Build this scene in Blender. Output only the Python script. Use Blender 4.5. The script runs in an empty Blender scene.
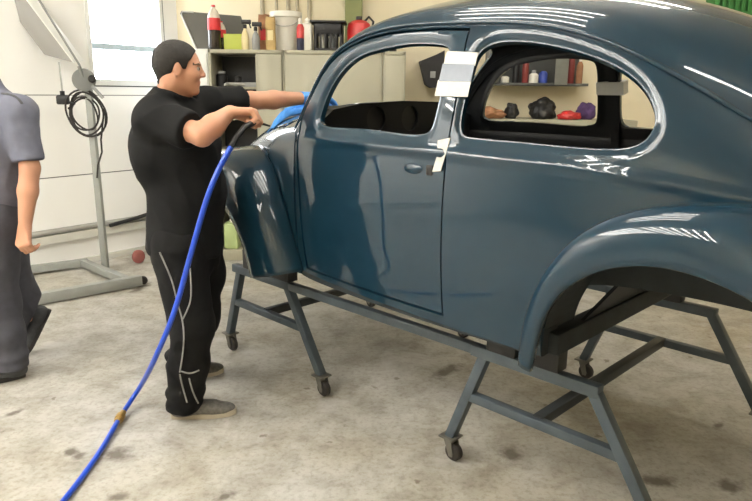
import bpy, bmesh, math, random
import numpy as np
from mathutils import Vector, Matrix, noise
from mathutils.geometry import delaunay_2d_cdt
from mathutils.bvhtree import BVHTree
random.seed(4)
scene = bpy.context.scene
COL = scene.collection
R = math.radians
P = lambda *a: np.array(a if len(a) > 1 else a[0], dtype=float)

# ------------------------------------------------------------------ camera
TUBE_L = 42.0
EXPOSURE = 0.15
# rows of lamps in car space: sideways offset, lengthwise positions, turn
XA = [-1.7 + .27 * k for k in range(7)] + [.35 + .27 * k for k in range(7)]
LAMPS = [(s_, XA, math.pi / 2) for s_ in (3.6, 5.15)] + [(s_, [.95], 0.) for s_ in [-2.1, -1.6, -.2, .2, .6, 1.0]] + [(1.1, [3.6], 0.), (-1.2, [4.2], math.pi / 2)]
FPX, PITCH, ROLL, EYE = 650.0, .24, .012, 1.53
YAW = R(44.5)
cam_d = bpy.data.cameras.new('camera')
cam_d.sensor_width = 36.0
cam_d.lens = 36.0 * FPX / 752.0
cam_d.clip_start = .05
cam = bpy.data.objects.new('camera', cam_d)
COL.objects.link(cam)
fw = Vector((0, math.cos(PITCH), -math.sin(PITCH)))
up = Vector((0, math.sin(PITCH), math.cos(PITCH)))
rt = Vector((1, 0, 0))
rt2 = rt * math.cos(ROLL) + up * math.sin(ROLL)
up2 = up * math.cos(ROLL) - rt * math.sin(ROLL)
M = Matrix((rt2, up2, -fw)).transposed().to_4x4()
M.translation = Vector((0, 0, EYE))
cam.matrix_world = M
scene.camera = cam
CAM = P(0, 0, EYE)

def ray(px):
    x = (px[0] - 376) / FPX
    u = (250.5 - px[1]) / FPX
    return P(fw) + x * P(rt2) + u * P(up2)
def at_y(px, Y):
    d = ray(px)
    return CAM + Y / d[1] * d
def on_floor(px, z=0.0):
    d = ray(px)
    return CAM + (z - EYE) / d[2] * d

# --------------------------------------------------------------- materials
def lin(c):
    return tuple(((v / 255) / 12.92 if v <= 10 else (((v / 255) + .055) / 1.055) ** 2.4) for v in c)

def mat(name, rgb, rough=.6, metal=0., coat=0., var=.12, scale=9., bump=0., spec=.5, emit=None, coatrough=.03, trans=0.):
    m = bpy.data.materials.new(name)
    m.use_nodes = True
    nt = m.node_tree
    b = nt.nodes['Principled BSDF']
    c = lin(rgb)
    b.inputs['Roughness'].default_value = rough
    b.inputs['Metallic'].default_value = metal
    b.inputs['Coat Weight'].default_value = coat
    b.inputs['Coat Roughness'].default_value = coatrough
    b.inputs['Specular IOR Level'].default_value = spec
    if trans:
        b.inputs['Transmission Weight'].default_value = trans
    tc = nt.nodes.new('ShaderNodeTexCoord')
    n = nt.nodes.new('ShaderNodeTexNoise')
    n.inputs['Scale'].default_value = scale
    n.inputs['Detail'].default_value = 5
    nt.links.new(tc.outputs['Object'], n.inputs['Vector'])
    r = nt.nodes.new('ShaderNodeValToRGB')
    r.color_ramp.elements[0].position = .3
    r.color_ramp.elements[1].position = .7
    r.color_ramp.elements[0].color = (*[v * (1 - var) for v in c], 1)
    r.color_ramp.elements[1].color = (*[min(1, v * (1 + var)) for v in c], 1)
    nt.links.new(n.outputs['Fac'], r.inputs['Fac'])
    nt.links.new(r.outputs['Color'], b.inputs['Base Color'])
    if bump:
        bp = nt.nodes.new('ShaderNodeBump')
        bp.inputs['Strength'].default_value = bump
        bp.inputs['Distance'].default_value = .01
        nt.links.new(n.outputs['Fac'], bp.inputs['Height'])
        nt.links.new(bp.outputs['Normal'], b.inputs['Normal'])
    if emit:
        b.inputs['Emission Color'].default_value = (*lin(emit[0]), 1)
        b.inputs['Emission Strength'].default_value = emit[1]
    return m

M_PAINT = mat('blue_grey_car_paint', (15, 45, 62), .45, coat=1., var=.0, spec=.1)
M_INSIDE = mat('dark_inner_face', (10, 13, 16), .5, var=.1, spec=.3)  # one near-black colour for all inner faces
M_UNDER = mat('dark_underbody', (30, 36, 40), .75, var=.3, scale=12)
M_STEEL = mat('grey_painted_steel', (66, 76, 84), .45, var=.2, scale=14, bump=.1)
M_STEEL_D = mat('dark_painted_steel', (40, 45, 48), .5, var=.2, scale=14)
M_RUBBER = mat('dark_rubber', (48, 44, 42), .75, var=.2)
M_ZINC = mat('caster_zinc', (110, 108, 102), .45, metal=.6, var=.2)
M_BLACK = mat('black_plastic', (22, 22, 24), .5, var=.2)
M_TAPE = mat('white_masking_tape', (214, 214, 210), .6, var=.03, scale=60, bump=.2)
M_TAPEG = mat('grey_tape', (112, 120, 134), .35, var=.05, scale=40)
M_WALLC = mat('cream_wall', (228, 218, 190), .75, var=.03, scale=2.5)
M_CEIL = mat('ceiling_paint', (222, 214, 196), .85, var=.04, scale=2)
M_CAB = mat('beige_cabinet_metal', (160, 157, 138), .45, var=.02, scale=3)
M_CABIN = mat('cabinet_inside', (150, 144, 122), .6, var=.05)
M_WHITEM = mat('white_metal', (232, 234, 232), .4, var=.02)
M_OLIVE = mat('olive_column_paint', (128, 134, 84), .6, var=.06)
M_ALU = mat('dull_aluminium', (176, 176, 172), .4, metal=.5, var=.05)

# ------------------------------------------------------------ mesh helpers
def link(o, parent=None):
    COL.objects.link(o)
    if parent is not None:
        o.parent = parent
    return o

def mesh_obj(name, verts, faces, material, parent=None, smooth=False, angle=None):
    me = bpy.data.meshes.new(name)
    me.from_pydata([tuple(map(float, v)) for v in verts], [], [tuple(int(i) for i in f) for f in faces])
    me.update()
    for m_ in (material if isinstance(material, (list, tuple)) else [material]):
        me.materials.append(m_)
    if smooth:
        me.polygons.foreach_set('use_smooth', [True] * len(me.polygons))
        if angle:
            me.set_sharp_from_angle(angle=R(angle))
    return link(bpy.data.objects.new(name, me), parent)

class MB:
    """collects shapes that belong to ONE part"""
    def __init__(s):
        s.bm = bmesh.new()
    def box(s, c, size, rot=None, bevel=.004):
        r = bmesh.ops.create_cube(s.bm, size=1)
        vs = r['verts']
        bmesh.ops.scale(s.bm, vec=size, verts=vs)
        if bevel:
            es = list({e for v in vs for e in v.link_edges})
            g = bmesh.ops.bevel(s.bm, geom=es, offset=min(bevel, min(size) * .4), segments=2, affect='EDGES', profile=.5)
            vs = list({v for f in g['faces'] for v in f.verts} | {v for v in vs if v.is_valid})
        if rot is not None:
            bmesh.ops.transform(s.bm, matrix=rot.to_4x4(), verts=vs)
        bmesh.ops.translate(s.bm, vec=Vector(c), verts=vs)
        return s
    def bar(s, a, b, w, h, upv=(0, 0, 1), bevel=.004):
        """rectangular bar from a to b"""
        a, b = Vector(a), Vector(b)
        x = (b - a).normalized()
        u = Vector(upv)
        y = u.cross(x)
        if y.length < 1e-3:
            y = Vector((0, 1, 0))
        y.normalize()
        z = x.cross(y)
        return s.box((a + b) / 2, ((b - a).length, w, h), Matrix((x, y, z)).transposed(), bevel)
    def cyl(s, a, b, r0, r1=None, n=20, caps=True):
        a, b = Vector(a), Vector(b)
        r1 = r0 if r1 is None else r1
        q = (b - a).to_track_quat('Z', 'Y').to_matrix().to_4x4()
        q.translation = (a + b) / 2
        bmesh.ops.create_cone(s.bm, cap_ends=caps, segments=n, radius1=max(r0, 1e-4), radius2=max(r1, 1e-4), depth=(b - a).length, matrix=q)
        return s
    def tube(s, pts, r, n=10, caps=True):
        v, f = tube_geo(pts, r, n, caps)
        bv = [s.bm.verts.new(p) for p in v]
        for q in f:
            s.bm.faces.new([bv[i] for i in q])
        return s
    def lathe(s, prof, c=(0, 0, 0), n=24, axis=None):
        """profile [(r,z)...]; axis: optional 3x3 rotation"""
        rings = []
        for r_, z_ in prof:
            ring = []
            for i in range(n):
                a = 2 * math.pi * i / n
                p = Vector((r_ * math.cos(a), r_ * math.sin(a), z_))
                if axis is not None:
                    p = axis @ p
                ring.append(s.bm.verts.new(p + Vector(c)))
            rings.append(ring)
        for A_, B_ in zip(rings, rings[1:]):
            for i in range(n):
                s.bm.faces.new((A_[i], A_[(i + 1) % n], B_[(i + 1) % n], B_[i]))
        s.bm.faces.new(rings[0][::-1])
        s.bm.faces.new(rings[-1])
        return s
    def prism(s, poly, d, origin=(0, 0, 0), ex=(1, 0, 0), ey=(0, 0, 1)):
        """polygon in the plane ex,ey extruded along ex x ey by d"""
        ex, ey, o = Vector(ex), Vector(ey), Vector(origin)
        ez = ex.cross(ey) * d
        A_ = [s.bm.verts.new(o + ex * p[0] + ey * p[1]) for p in poly]
        B_ = [s.bm.verts.new(o + ex * p[0] + ey * p[1] + ez) for p in poly]
        n = len(poly)
        s.bm.faces.new(A_[::-1])
        s.bm.faces.new(B_)
        for i in range(n):
            s.bm.faces.new((A_[i], A_[(i + 1) % n], B_[(i + 1) % n], B_[i]))
        return s
    def build(s, name, material, parent=None, smooth=True, angle=40):
        bmesh.ops.recalc_face_normals(s.bm, faces=s.bm.faces)
        me = bpy.data.meshes.new(name)
        s.bm.to_mesh(me)
        s.bm.free()
        me.materials.append(material)
        if smooth:
            me.polygons.foreach_set('use_smooth', [True] * len(me.polygons))
            me.set_sharp_from_angle(angle=R(angle))
        return link(bpy.data.objects.new(name, me), parent)

def tube_geo(pts, r, n=10, caps=True):
    pts = [Vector(p) for p in pts]
    rs = r if hasattr(r, '__len__') else [r] * len(pts)
    V, F = [], []
    t0 = (pts[1] - pts[0]).normalized()
    u = t0.orthogonal().normalized()
    for i, p in enumerate(pts):
        t = (pts[min(i + 1, len(pts) - 1)] - pts[max(i - 1, 0)]).normalized()
        u = (u - t * u.dot(t))
        if u.length < 1e-6:
            u = t.orthogonal()
        u.normalize()
        w = t.cross(u)
        for k in range(n):
            a = 2 * math.pi * k / n
            V.append(p + (u * math.cos(a) + w * math.sin(a)) * rs[i])
    for i in range(len(pts) - 1):
        for k in range(n):
            F.append((i * n + k, i * n + (k + 1) % n, (i + 1) * n + (k + 1) % n, (i + 1) * n + k))
    if caps:
        F.append(tuple(range(n))[::-1])
        F.append(tuple((len(pts) - 1) * n + k for k in range(n)))
    return V, F

def empty(name, loc, rz=0, label=None, cat=None, group=None):
    o = bpy.data.objects.new(name, None)
    o.empty_display_size = .1
    o.location = loc
    o.rotation_euler = (0, 0, rz)
    link(o)
    return tag(o, label, cat, group)

def tag(o, label=None, cat=None, group=None, kind=None):
    if label: o['label'] = label
    if cat: o['category'] = cat
    if group: o['group'] = group
    if kind: o['kind'] = kind
    return o

def copy_thing(root, loc, rz, label=None):
    c = root.copy()
    COL.objects.link(c)
    c.location = loc
    c.rotation_euler = (0, 0, rz)
    if label: c['label'] = label
    for ch in root.children:
        d = ch.copy()
        COL.objects.link(d)
        d.parent = c
        for g in ch.children:
            e = g.copy()
            COL.objects.link(e)
            e.parent = d
    return c

def spl(pts, n, closed=False):
    """natural cubic / periodic-ish resample of points by chord length"""
    pts = P(pts)
    if closed:
        k = 4
        pts = np.concatenate([pts[-k:], pts, pts[:k + 1]])
    t = np.r_[0, np.cumsum(np.linalg.norm(np.diff(pts, axis=0), axis=1) ** .7)]
    if closed:
        a, b = t[k], t[-k - 1]
        q = np.linspace(a, b, n, endpoint=False)
    else:
        q = np.linspace(0, t[-1], n)
    return nspline(t, pts)(q)

def nspline(xs, Y):
    xs = P(xs); Y = np.asarray(Y, float)
    n = len(xs)
    h = np.diff(xs)
    A = np.zeros((n, n)); B = np.zeros((n,) + Y.shape[1:])
    A[0, 0] = A[-1, -1] = 1
    for i in range(1, n - 1):
        A[i, i - 1] = h[i - 1]; A[i, i] = 2 * (h[i - 1] + h[i]); A[i, i + 1] = h[i]
        B[i] = 6 * ((Y[i + 1] - Y[i]) / h[i] - (Y[i] - Y[i - 1]) / h[i - 1])
    Mx = np.linalg.solve(A, B.reshape(n, -1)).reshape(B.shape)
    def ev(q):
        q = np.asarray(q, float)
        i = np.clip(np.searchsorted(xs, q) - 1, 0, n - 2)
        hh = h[i]; a = (xs[i + 1] - q) / hh; b = (q - xs[i]) / hh
        sh = (slice(None),) + (None,) * (Y.ndim - 1)
        a_, b_, h_ = a[sh], b[sh], hh[sh]
        return a_ * Y[i] + b_ * Y[i + 1] + ((a_ ** 3 - a_) * Mx[i] + (b_ ** 3 - b_) * Mx[i + 1]) * h_ ** 2 / 6
    return ev
# =================================================================== THE CAR
# car space: x backwards from the front axle, s sideways (positive towards the near side), z up
Q = P(-0.380, 3.907, 0.347)
car = empty('car', Q, -YAW, 'glossy blue grey round-backed car body without glass or wheels, raised on a trolley', 'car')

class Loft:
    def __init__(self, xs, cy, cz):
        self.f = nspline(xs, np.stack([P(cy), P(cz)], -1))      # (n,9,2)
        self.w = nspline(np.arange(17), np.eye(17))
    def __call__(self, x, v):
        c = self.f(x)                                            # N,9,2
        w = self.w(v)                                            # N,17
        fold = w[:, :9].copy()
        fy = fold.copy()
        fold[:, :8] += w[:, :8:-1]
        fy[:, :8] -= w[:, :8:-1]
        fy[:, 8] = 0
        return np.stack([x, (fy * c[:, :, 0]).sum(1), (fold * c[:, :, 1]).sum(1)], -1)
    def v_of_z(self, x, z):
        x = np.atleast_1d(P(x)) if not np.ndim(x) else P(x); z = np.broadcast_to(P([z]).ravel() if np.ndim(z) == 0 else z, x.shape)
        lo = np.zeros_like(x); hi = np.full_like(x, 8.)
        for _ in range(40):
            mid = (lo + hi) / 2
            g = self(x, mid)[:, 2] < z
            lo = np.where(g, mid, lo); hi = np.where(g, hi, mid)
        return (lo + hi) / 2
    def y_at(self, x, z):
        x = P(x)
        return self(x, self.v_of_z(x, z))[:, 1]

X  = [.52, .62, .75, .95, 1.25, 1.55, 1.85, 2.1, 2.35, 2.6, 2.8, 2.95, 3.07, 3.14]
ZG = [.965, 1.085, 1.262, 1.390, 1.430, 1.422, 1.392, 1.315, 1.185, 1.03, .89, .77, .65, .54]
ZC = [1.105, 1.225, 1.37, 1.51, 1.578, 1.588, 1.562, 1.508, 1.418, 1.28, 1.125, .965, .785, .62]
YG = [.575, .575, .572, .562, .552, .55, .547, .535, .505, .455, .39, .31, .21, .11]
Y3 = [.585, .62, .645, .665, .685, .688, .678, .655, .61, .54, .45, .355, .245, .13]
Z3 = [.88, .92, .95, .95, .95, .95, .95, .94, .91, .84, .745, .655, .56, .49]
Y2 = [.585, .62, .65, .675, .697, .70, .69, .668, .62, .55, .46, .368, .258, .142]
Z2 = [.70] * 8 + [.69, .65, .60, .55, .50, .46]
Y1 = [.575, .612, .64, .662, .682, .686, .676, .655, .61, .545, .458, .367, .258, .142]
Z1 = [.47] * 8 + [.47, .47, .47, .46, .445, .435]
Y0 = [.555, .592, .617, .637, .655, .66, .65, .63, .588, .53, .45, .362, .254, .138]
Z0 = [.31] * 8 + [.33, .36, .39, .40, .405, .41]
cy, cz = [], []
for i in range(len(X)):
    d = ZC[i] - ZG[i]
    z4 = Z3[i] + .52 * (ZG[i] - Z3[i])
    y4 = Y3[i] + (.40 if X[i] < 2 else .27) * (YG[i] - Y3[i])
    cy.append([Y0[i], Y1[i], Y2[i], Y3[i], y4, YG[i], .80 * YG[i], .43 * YG[i], 0])
    cz.append([Z0[i], Z1[i], Z2[i], Z3[i], z4, ZG[i], ZG[i] + .52 * d, ZG[i] + .885 * d, ZC[i]])
CABIN = Loft(X, cy, cz)

FX = [-.70, -.60, -.42, -.15, .10, .35, .52, .67]
FZC = [.51, .65, .83, .97, 1.05, 1.09, 1.104, 1.11]
FZ5 = [.475, .585, .725, .855, .935, .98, 1.0, 1.015]
FY5 = [.09, .17, .26, .35, .435, .525, .57, .60]
FY3 = [.11, .20, .30, .395, .475, .56, .605, .632]
FZ3 = [.45, .51, .60, .69, .76, .835, .87, .90]
FY2 = [.11, .20, .305, .40, .485, .57, .612, .637]
FZ2 = [.43, .46, .52, .58, .64, .68, .695, .70]
FY1 = [.105, .195, .30, .395, .48, .56, .60, .622]
FZ1 = [.41, .42, .44, .46, .47, .47, .47, .47]
FY0 = [.10, .18, .285, .38, .46, .54, .58, .60]
FZ0 = [.39, .38, .37, .35, .33, .31, .31, .31]
cy, cz = [], []
for i in range(len(FX)):
    d = FZC[i] - FZ5[i]
    cy.append([FY0[i], FY1[i], FY2[i], FY3[i], (FY3[i] + FY5[i]) / 2 + .012, FY5[i], .78 * FY5[i], .42 * FY5[i], 0])
    cz.append([FZ0[i], FZ1[i], FZ2[i], FZ3[i], (FZ3[i] + FZ5[i]) / 2, FZ5[i], FZ5[i] + .64 * d, FZ5[i] + .93 * d, FZC[i]])
NOSE = Loft(FX, cy, cz)

WS = .16        # metres per unit of v in the parameter plane

def seg_dist(pts, poly, closed=True):
    a = poly; b = np.roll(poly, -1, 0)
    if not closed: a, b = poly[:-1], poly[1:]
    d = np.full(len(pts), 1e9)
    ab = b - a
    L = (ab ** 2).sum(1) + 1e-12
    for i in range(0, len(pts), 2000):
        p = pts[i:i + 2000, None, :] - a[None]
        t = np.clip((p * ab[None]).sum(-1) / L, 0, 1)
        d[i:i + 2000] = np.sqrt(((p - t[..., None] * ab[None]) ** 2).sum(-1)).min(1)
    return d

def inside(pts, poly):
    x, y = pts[:, 0], pts[:, 1]
    r = np.zeros(len(pts), bool)
    a = poly; b = np.roll(poly, -1, 0)
    for (x0, y0), (x1, y1) in zip(a, b):
        if y0 == y1: continue
        c = (y0 > y) != (y1 > y)
        r ^= c & (x < (x1 - x0) * (y - y0) / (y1 - y0) + x0)
    return r

def dens(poly, h, closed=True):
    out = []
    n = len(poly)
    for i in range(n if closed else n - 1):
        a, b = P(poly[i]), P(poly[(i + 1) % n])
        k = max(1, int(np.linalg.norm(b - a) / h + .5))
        for j in range(k):
            out.append(a + (b - a) * j / k)
    if not closed: out.append(P(poly[-1]))
    return P(out)

def xz(loft, poly, h=.02, n=None):
    """outline in x,z -> dense outline in the parameter plane"""
    p = dens(poly, h) if n is None else spl(poly, n, True)
    return np.stack([p[:, 0], loft.v_of_z(p[:, 0], p[:, 1]) * WS], -1)

def panel_geo(loft, outer, holes=(), lips=(), h=.028, thick=.018, lip_w=.04, lip_d=.016, off=0., edge_roll=0., ridge=0.):
    """one half-side sheet with rounded openings -> verts, faces, loop normals (for s>0)"""
    outl = [outer] + list(holes)
    lips = list(lips)
    def surf(p):
        return loft(p[:, 0], p[:, 1] / WS)
    def nrm(p, fn):
        e = 2e-4
        dx = fn(p + P(e, 0)) - fn(p - P(e, 0)); dw = fn(p + P(0, e)) - fn(p - P(0, e))
        n = np.cross(dw, dx)
        n /= np.linalg.norm(n, axis=1)[:, None] + 1e-12
        return n
    def full(p):
        s = surf(p)
        d = np.zeros(len(p)) + off
        for o in lips:
            q = np.clip(1 - seg_dist(p, o) / lip_w, 0, 1)
            d = d - lip_d * q ** 2.0
        if ridge:
            zz = np.interp(s[:, 0], [.6, 1.5, 2.0, 2.3, 2.7], [.975, .972, .960, .938, .88])
            d = d + ridge * np.exp(-((s[:, 2] - zz) / .020) ** 2) * np.clip((s[:, 0] - .60) / .2, 0, 1) * np.clip((2.75 - s[:, 0]) / .5, 0, 1)
        if edge_roll:
            q = np.clip(1 - seg_dist(p, outer) / .012, 0, 1)
            d = d - edge_roll * q ** 2
        return s + nrm(p, surf) * d[:, None]
    pts = []; edges = []
    for o in outl:
        b = len(pts)
        pts += [tuple(q) for q in o]
        edges += [(b + i, b + (i + 1) % len(o)) for i in range(len(o))]
    nb = len(pts)
    bound = [P(o) for o in outl]
    extra = []
    lo, hi = outer.min(0), outer.max(0)
    gx = np.arange(lo[0], hi[0] + h, h); gw = np.arange(lo[1], hi[1] + h, h * .9)
    g = P([(x + (h / 2 if j % 2 else 0), w) for j, w in enumerate(gw) for x in gx])
    keep = inside(g, outer)
    for o in outl:
        keep &= seg_dist(g, o) > (.046 if any(o is l for l in lips) else h * .55)
    for o in holes:
        keep &= ~inside(g, o)
    if ridge:
        gz = surf(g)
        keep &= abs(gz[:, 2] - np.interp(gz[:, 0], [.6, 1.5, 2.0, 2.3, 2.7], [.975, .972, .960, .938, .88])) > .05
    g = g[keep]
    for o in lips:
        t = np.roll(o, -1, 0) - np.roll(o, 1, 0)
        nn = np.stack([t[:, 1], -t[:, 0]], -1); nn /= np.linalg.norm(nn, axis=1)[:, None] + 1e-12
        if inside(o[:1] + nn[:1] * .004, o)[0]: nn = -nn
        for dd in (.006, .013, .021, .030, .040):
            extra.append(o + nn * dd)
    if ridge:
        rx = np.arange(lo[0], hi[0], .016)
        zz = np.interp(rx, [.6, 1.5, 2.0, 2.3, 2.7], [.975, .972, .960, .938, .88])
        for dz in (-.046, -.036, -.027, -.019, -.0125, -.0062, 0., .0062, .0125, .019, .027, .036, .046):
            extra.append(np.stack([rx + (.008 if round(dz * 1e4) % 2 else 0), loft.v_of_z(rx, zz + dz) * WS], -1))
    if extra:
        e = np.concatenate(extra)
        k = inside(e, outer)
        k &= seg_dist(e, outer) > .006
        for o in holes: k &= (seg_dist(e, o) > .004) & ~inside(e, o)
        g = np.concatenate([g, e[k]])
    allp = [Vector(q) for q in pts] + [Vector(q) for q in g]
    vo, _, fo, _, _, _ = delaunay_2d_cdt(allp, edges, [], 0, 1e-6)
    V2 = P([tuple(q) for q in vo]); F = np.array([f for f in fo if len(f) == 3])
    c = V2[F].mean(1)
    k = inside(c, outer)
    for o in holes: k &= ~inside(c, o)
    F = F[k]
    S = full(V2); N = nrm(V2, full)
    # orientation: outward normal
    a, b, cc = S[F[:, 0]], S[F[:, 1]], S[F[:, 2]]
    fl = (np.cross(b - a, cc - a) * N[F[:, 0]]).sum(1) < 0
    F[fl] = F[fl][:, ::-1]
    n = len(S)
    V = np.concatenate([S, S - N * thick])
    faces = [tuple(f) for f in F] + [tuple(f[::-1] + n) for f in F]
    ln = [N[f] for f in F] + [-N[f[::-1]] for f in F]
    ed = {}
    for f in F:
        for i in range(3):
            ed[(f[i], f[(i + 1) % 3])] = 1
    for (i, j) in ed:
        if (j, i) in ed: continue
        if abs(V2[i, 1] - 8 * WS) < 1e-6 and abs(V2[j, 1] - 8 * WS) < 1e-6: continue
        q = (j, i, i + n, j + n)
        faces.append(q)
        fnn = np.cross(V[q[1]] - V[q[0]], V[q[3]] - V[q[0]])
        L = np.linalg.norm(fnn); fnn = fnn / L if L > 1e-12 else N[i]
        ln.append(P([fnn] * 4))
    return V, faces, ln, len(F)

def to_car(V, side):
    return np.stack([V[:, 0], -side * V[:, 1], V[:, 2]], -1)

def panel_obj(name, geos, material, parent):
    VV, FF, LN, MI = [], [], [], []
    b = 0
    for V, F, ln, nf, side in geos:
        MI += [1 if nf <= i < 2 * nf else 0 for i in range(len(F))]
        W = to_car(V, side)
        VV.append(W)
        for f, l in zip(F, ln):
            l = np.stack([l[:, 0], -side * l[:, 1], l[:, 2]], -1)
            f = [i + b for i in f]
            # car (x,s,z) is left handed for side=+1 -> the y flip reverses winding
            if side > 0:
                f = f[::-1]; l = l[::-1]
            FF.append(f); LN.append(l)
        b += len(W)
    o = mesh_obj(name, np.concatenate(VV), FF, [material, M_INSIDE if material is M_PAINT else material], parent, smooth=True)
    me = o.data
    me.polygons.foreach_set('material_index', MI)
    flat = np.concatenate(LN)
    if len(flat) == len(me.loops):
        me.normals_split_custom_set([tuple(q) for q in flat])
    return o

# outlines (x,z on the side of the car)
DOOR_RAW = [(.680, .365), (1.545, .365), (1.548, .95), (1.546, 1.15), (1.530, 1.398), (1.40, 2), (1.25, 2), (1.15, 2), (1.05, 2), (.99, 2), (.93, 2), (.87, 2), (.81, 2), (.75, 2), (.70, 2), (.655, 2), (.622, 1.09), (.627, .95), (.650, .60)]
DWIN = [(.808, 1.043), (1.0, 1.037), (1.25, 1.033), (1.41, 1.033), (1.447, 1.048), (1.460, 1.085), (1.466, 1.2), (1.468, 1.31), (1.455, 1.343), (1.41, 1.358), (1.25, 1.366), (1.10, 1.350), (.975, 1.320), (.875, 1.248), (.812, 1.158), (.787, 1.088), (.787, 1.057)]
QWIN = [(1.63, 1.035), (1.85, 1.03), (2.05, 1.025), (2.15, 1.028), (2.21, 1.045), (2.238, 1.085), (2.235, 1.13), (2.195, 1.195), (2.12, 1.255), (2.0, 1.305), (1.85, 1.342), (1.72, 1.357), (1.64, 1.350), (1.597, 1.32), (1.583, 1.26), (1.580, 1.15), (1.584, 1.07), (1.6, 1.042)]
GAP = .0045
def grow(poly, d):
    poly = P(poly); a = np.roll(poly, 1, 0); b = np.roll(poly, -1, 0)
    t1 = poly - a; t2 = b - poly
    n1 = np.stack([t1[:, 1], -t1[:, 0]], -1); n2 = np.stack([t2[:, 1], -t2[:, 0]], -1)
    n1 /= np.linalg.norm(n1, axis=1)[:, None]; n2 /= np.linalg.norm(n2, axis=1)[:, None]
    n = n1 + n2; n /= (n * n1).sum(1)[:, None]
    return poly + n * d
# the door outline sits just inside the gutter line
def fit_gutter(poly, m):
    out = []
    for x, z in poly:
        g = float(CABIN(P([x]), P([5.]))[0, 2])
        out.append((x, min(z, g - m)))
    return out
DOOR = fit_gutter(DOOR_RAW, .022)
door_par = xz(CABIN, DOOR, .018)
door_hole = xz(CABIN, fit_gutter(grow(DOOR, GAP * 2), .014), .018)
dwin_par = xz(CABIN, DWIN, n=110)
qwin_par = xz(CABIN, QWIN, n=130)

# body side + roof, half outline in the parameter plane
XR = 3.135
ob = []
def seg(a, b, hh=.025):
    a, b = P(a), P(b); k = max(1, int(np.linalg.norm(b - a) / hh)); return [a + (b - a) * i / k for i in range(k)]
notch = [(2.40 - .44 * math.cos(t), .33 + .44 * math.sin(t)) for t in np.linspace(-.045, math.pi - .12, 40)]
nx = P([p[0] for p in notch]); nz = P([p[1] for p in notch])
zlow = CABIN(nx, np.zeros(len(nx)))[:, 2]
nz = np.maximum(nz, zlow + .0005)
nv = CABIN.v_of_z(nx, nz) * WS
ob += seg((.585, .03), (nx[0], 0.0))
ob += [P(a, b) for a, b in zip(nx, nv)]
ob += seg((nx[-1], 0), (XR, 0))
ob += seg((XR, 0), (XR, 8 * WS))
ob += seg((XR, 8 * WS), (2.73, 8 * WS))
rw = [(a + .17, b) for a, b in ((2.56, 8.), (2.555, 7.5), (2.53, 7.0), (2.47, 6.72), (2.40, 6.66), (2.34, 6.76), (2.305, 7.0), (2.29, 7.5), (2.285, 8.))]
ob += [P(a, b * WS) for a, b in spl(rw, 40)][:-1]
ob += seg((2.455, 8 * WS), (.945, 8 * WS))
wsd = [(.945, 8.), (.94, 7.), (.915, 6.2), (.885, 5.6), (.83, 5.28), (.75, 5.20), (.67, 5.22), (.62, 5.35), (.575, 5.8), (.545, 6.8), (.54, 8.)]
ws_par = P([(a, b * WS) for a, b in spl(wsd, 60)])
ob += list(ws_par)[:-1]
ob += seg((.54, 8 * WS), (.53, 8 * WS))
ob += seg((.53, 8 * WS), (.53, 4.6 * WS))
ob += seg((.53, 4.6 * WS), (.585, 3.0 * WS))
ob += seg((.585, 3 * WS), (.585, .03))
shell_outer = P(ob)
RID = .010
g = panel_geo(CABIN, shell_outer, [door_hole, qwin_par], [qwin_par], thick=.02, ridge=RID)
gd = panel_geo(CABIN, door_par, [dwin_par], [dwin_par], thick=.022, edge_roll=.004, ridge=RID)
body_shell = panel_obj('body_shell', [(*g, 1), (*g, -1)], M_PAINT, car)
jo = xz(CABIN, fit_gutter(grow(DOOR, .026), .002), .03); ji = xz(CABIN, fit_gutter(grow(DOOR, -.016), .034), .03)
gj = panel_geo(CABIN, jo, [ji], h=.03, thick=.008, off=-.026)  # dark strip added behind the door gap to keep light from showing through
for side in (1, -1):
    j_ = panel_obj('door_gap_backing', [(*gj, side)], M_INSIDE, car)
for side in (1, -1):
    d_ = panel_obj('door', [(*gd, side)], M_PAINT, car)
    # handle seat, and a black block whose colour stands for the lock hole's shade
    y = float(CABIN.y_at([1.40], .905)[0])
    hb = MB()
    hb.lathe([(.001, -.006), (.022, -.004), (.024, .001), (.017, .006), (.001, .008)], (1.405, -side * (y + .002), .905), 20, Matrix.Rotation(R(90 * side), 3, 'X'))
    o = hb.build('handle_seat', M_PAINT, d_)
    o.data.transform(Matrix.Translation((1.405, 0, .905)) @ Matrix.Diagonal((1.9, 1, .8, 1)) @ Matrix.Translation((-1.405, 0, -.905)))
    hb = MB().box((1.484, -side * (y - .001), .906), (.030, .012, .036), bevel=.003)
    hb.build('lock_hole_black', M_BLACK, d_)

# nose: quarter panels and scuttle, and the hood as its own lid
hx = [-.60, .47]
hood_o = P(seg((-.60, 5.7 * WS), (.0, 5.45 * WS)) + seg((.0, 5.45 * WS), (.40, 5.35 * WS)) + seg((.40, 5.35 * WS), (.455, 5.7 * WS)) + seg((.455, 5.7 * WS), (.485, 6.6 * WS)) + seg((.485, 6.6 * WS), (.49, 8 * WS)) + seg((.49, 8 * WS), (-.60, 8 * WS)) + seg((-.60, 8 * WS), (-.60, 5.7 * WS)))
ho = .008
cut = seg((-.60 , 8 * WS), (-.60, (5.7) * WS - ho)) + seg((-.60, 5.7 * WS - ho), (.0, 5.45 * WS - ho)) + seg((.0, 5.45 * WS - ho), (.405, 5.35 * WS - ho)) + seg((.405, 5.35 * WS - ho), (.463, 5.7 * WS)) + seg((.463, 5.7 * WS), (.493, 6.6 * WS)) + seg((.493, 6.6 * WS), (.498, 8 * WS))
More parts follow.
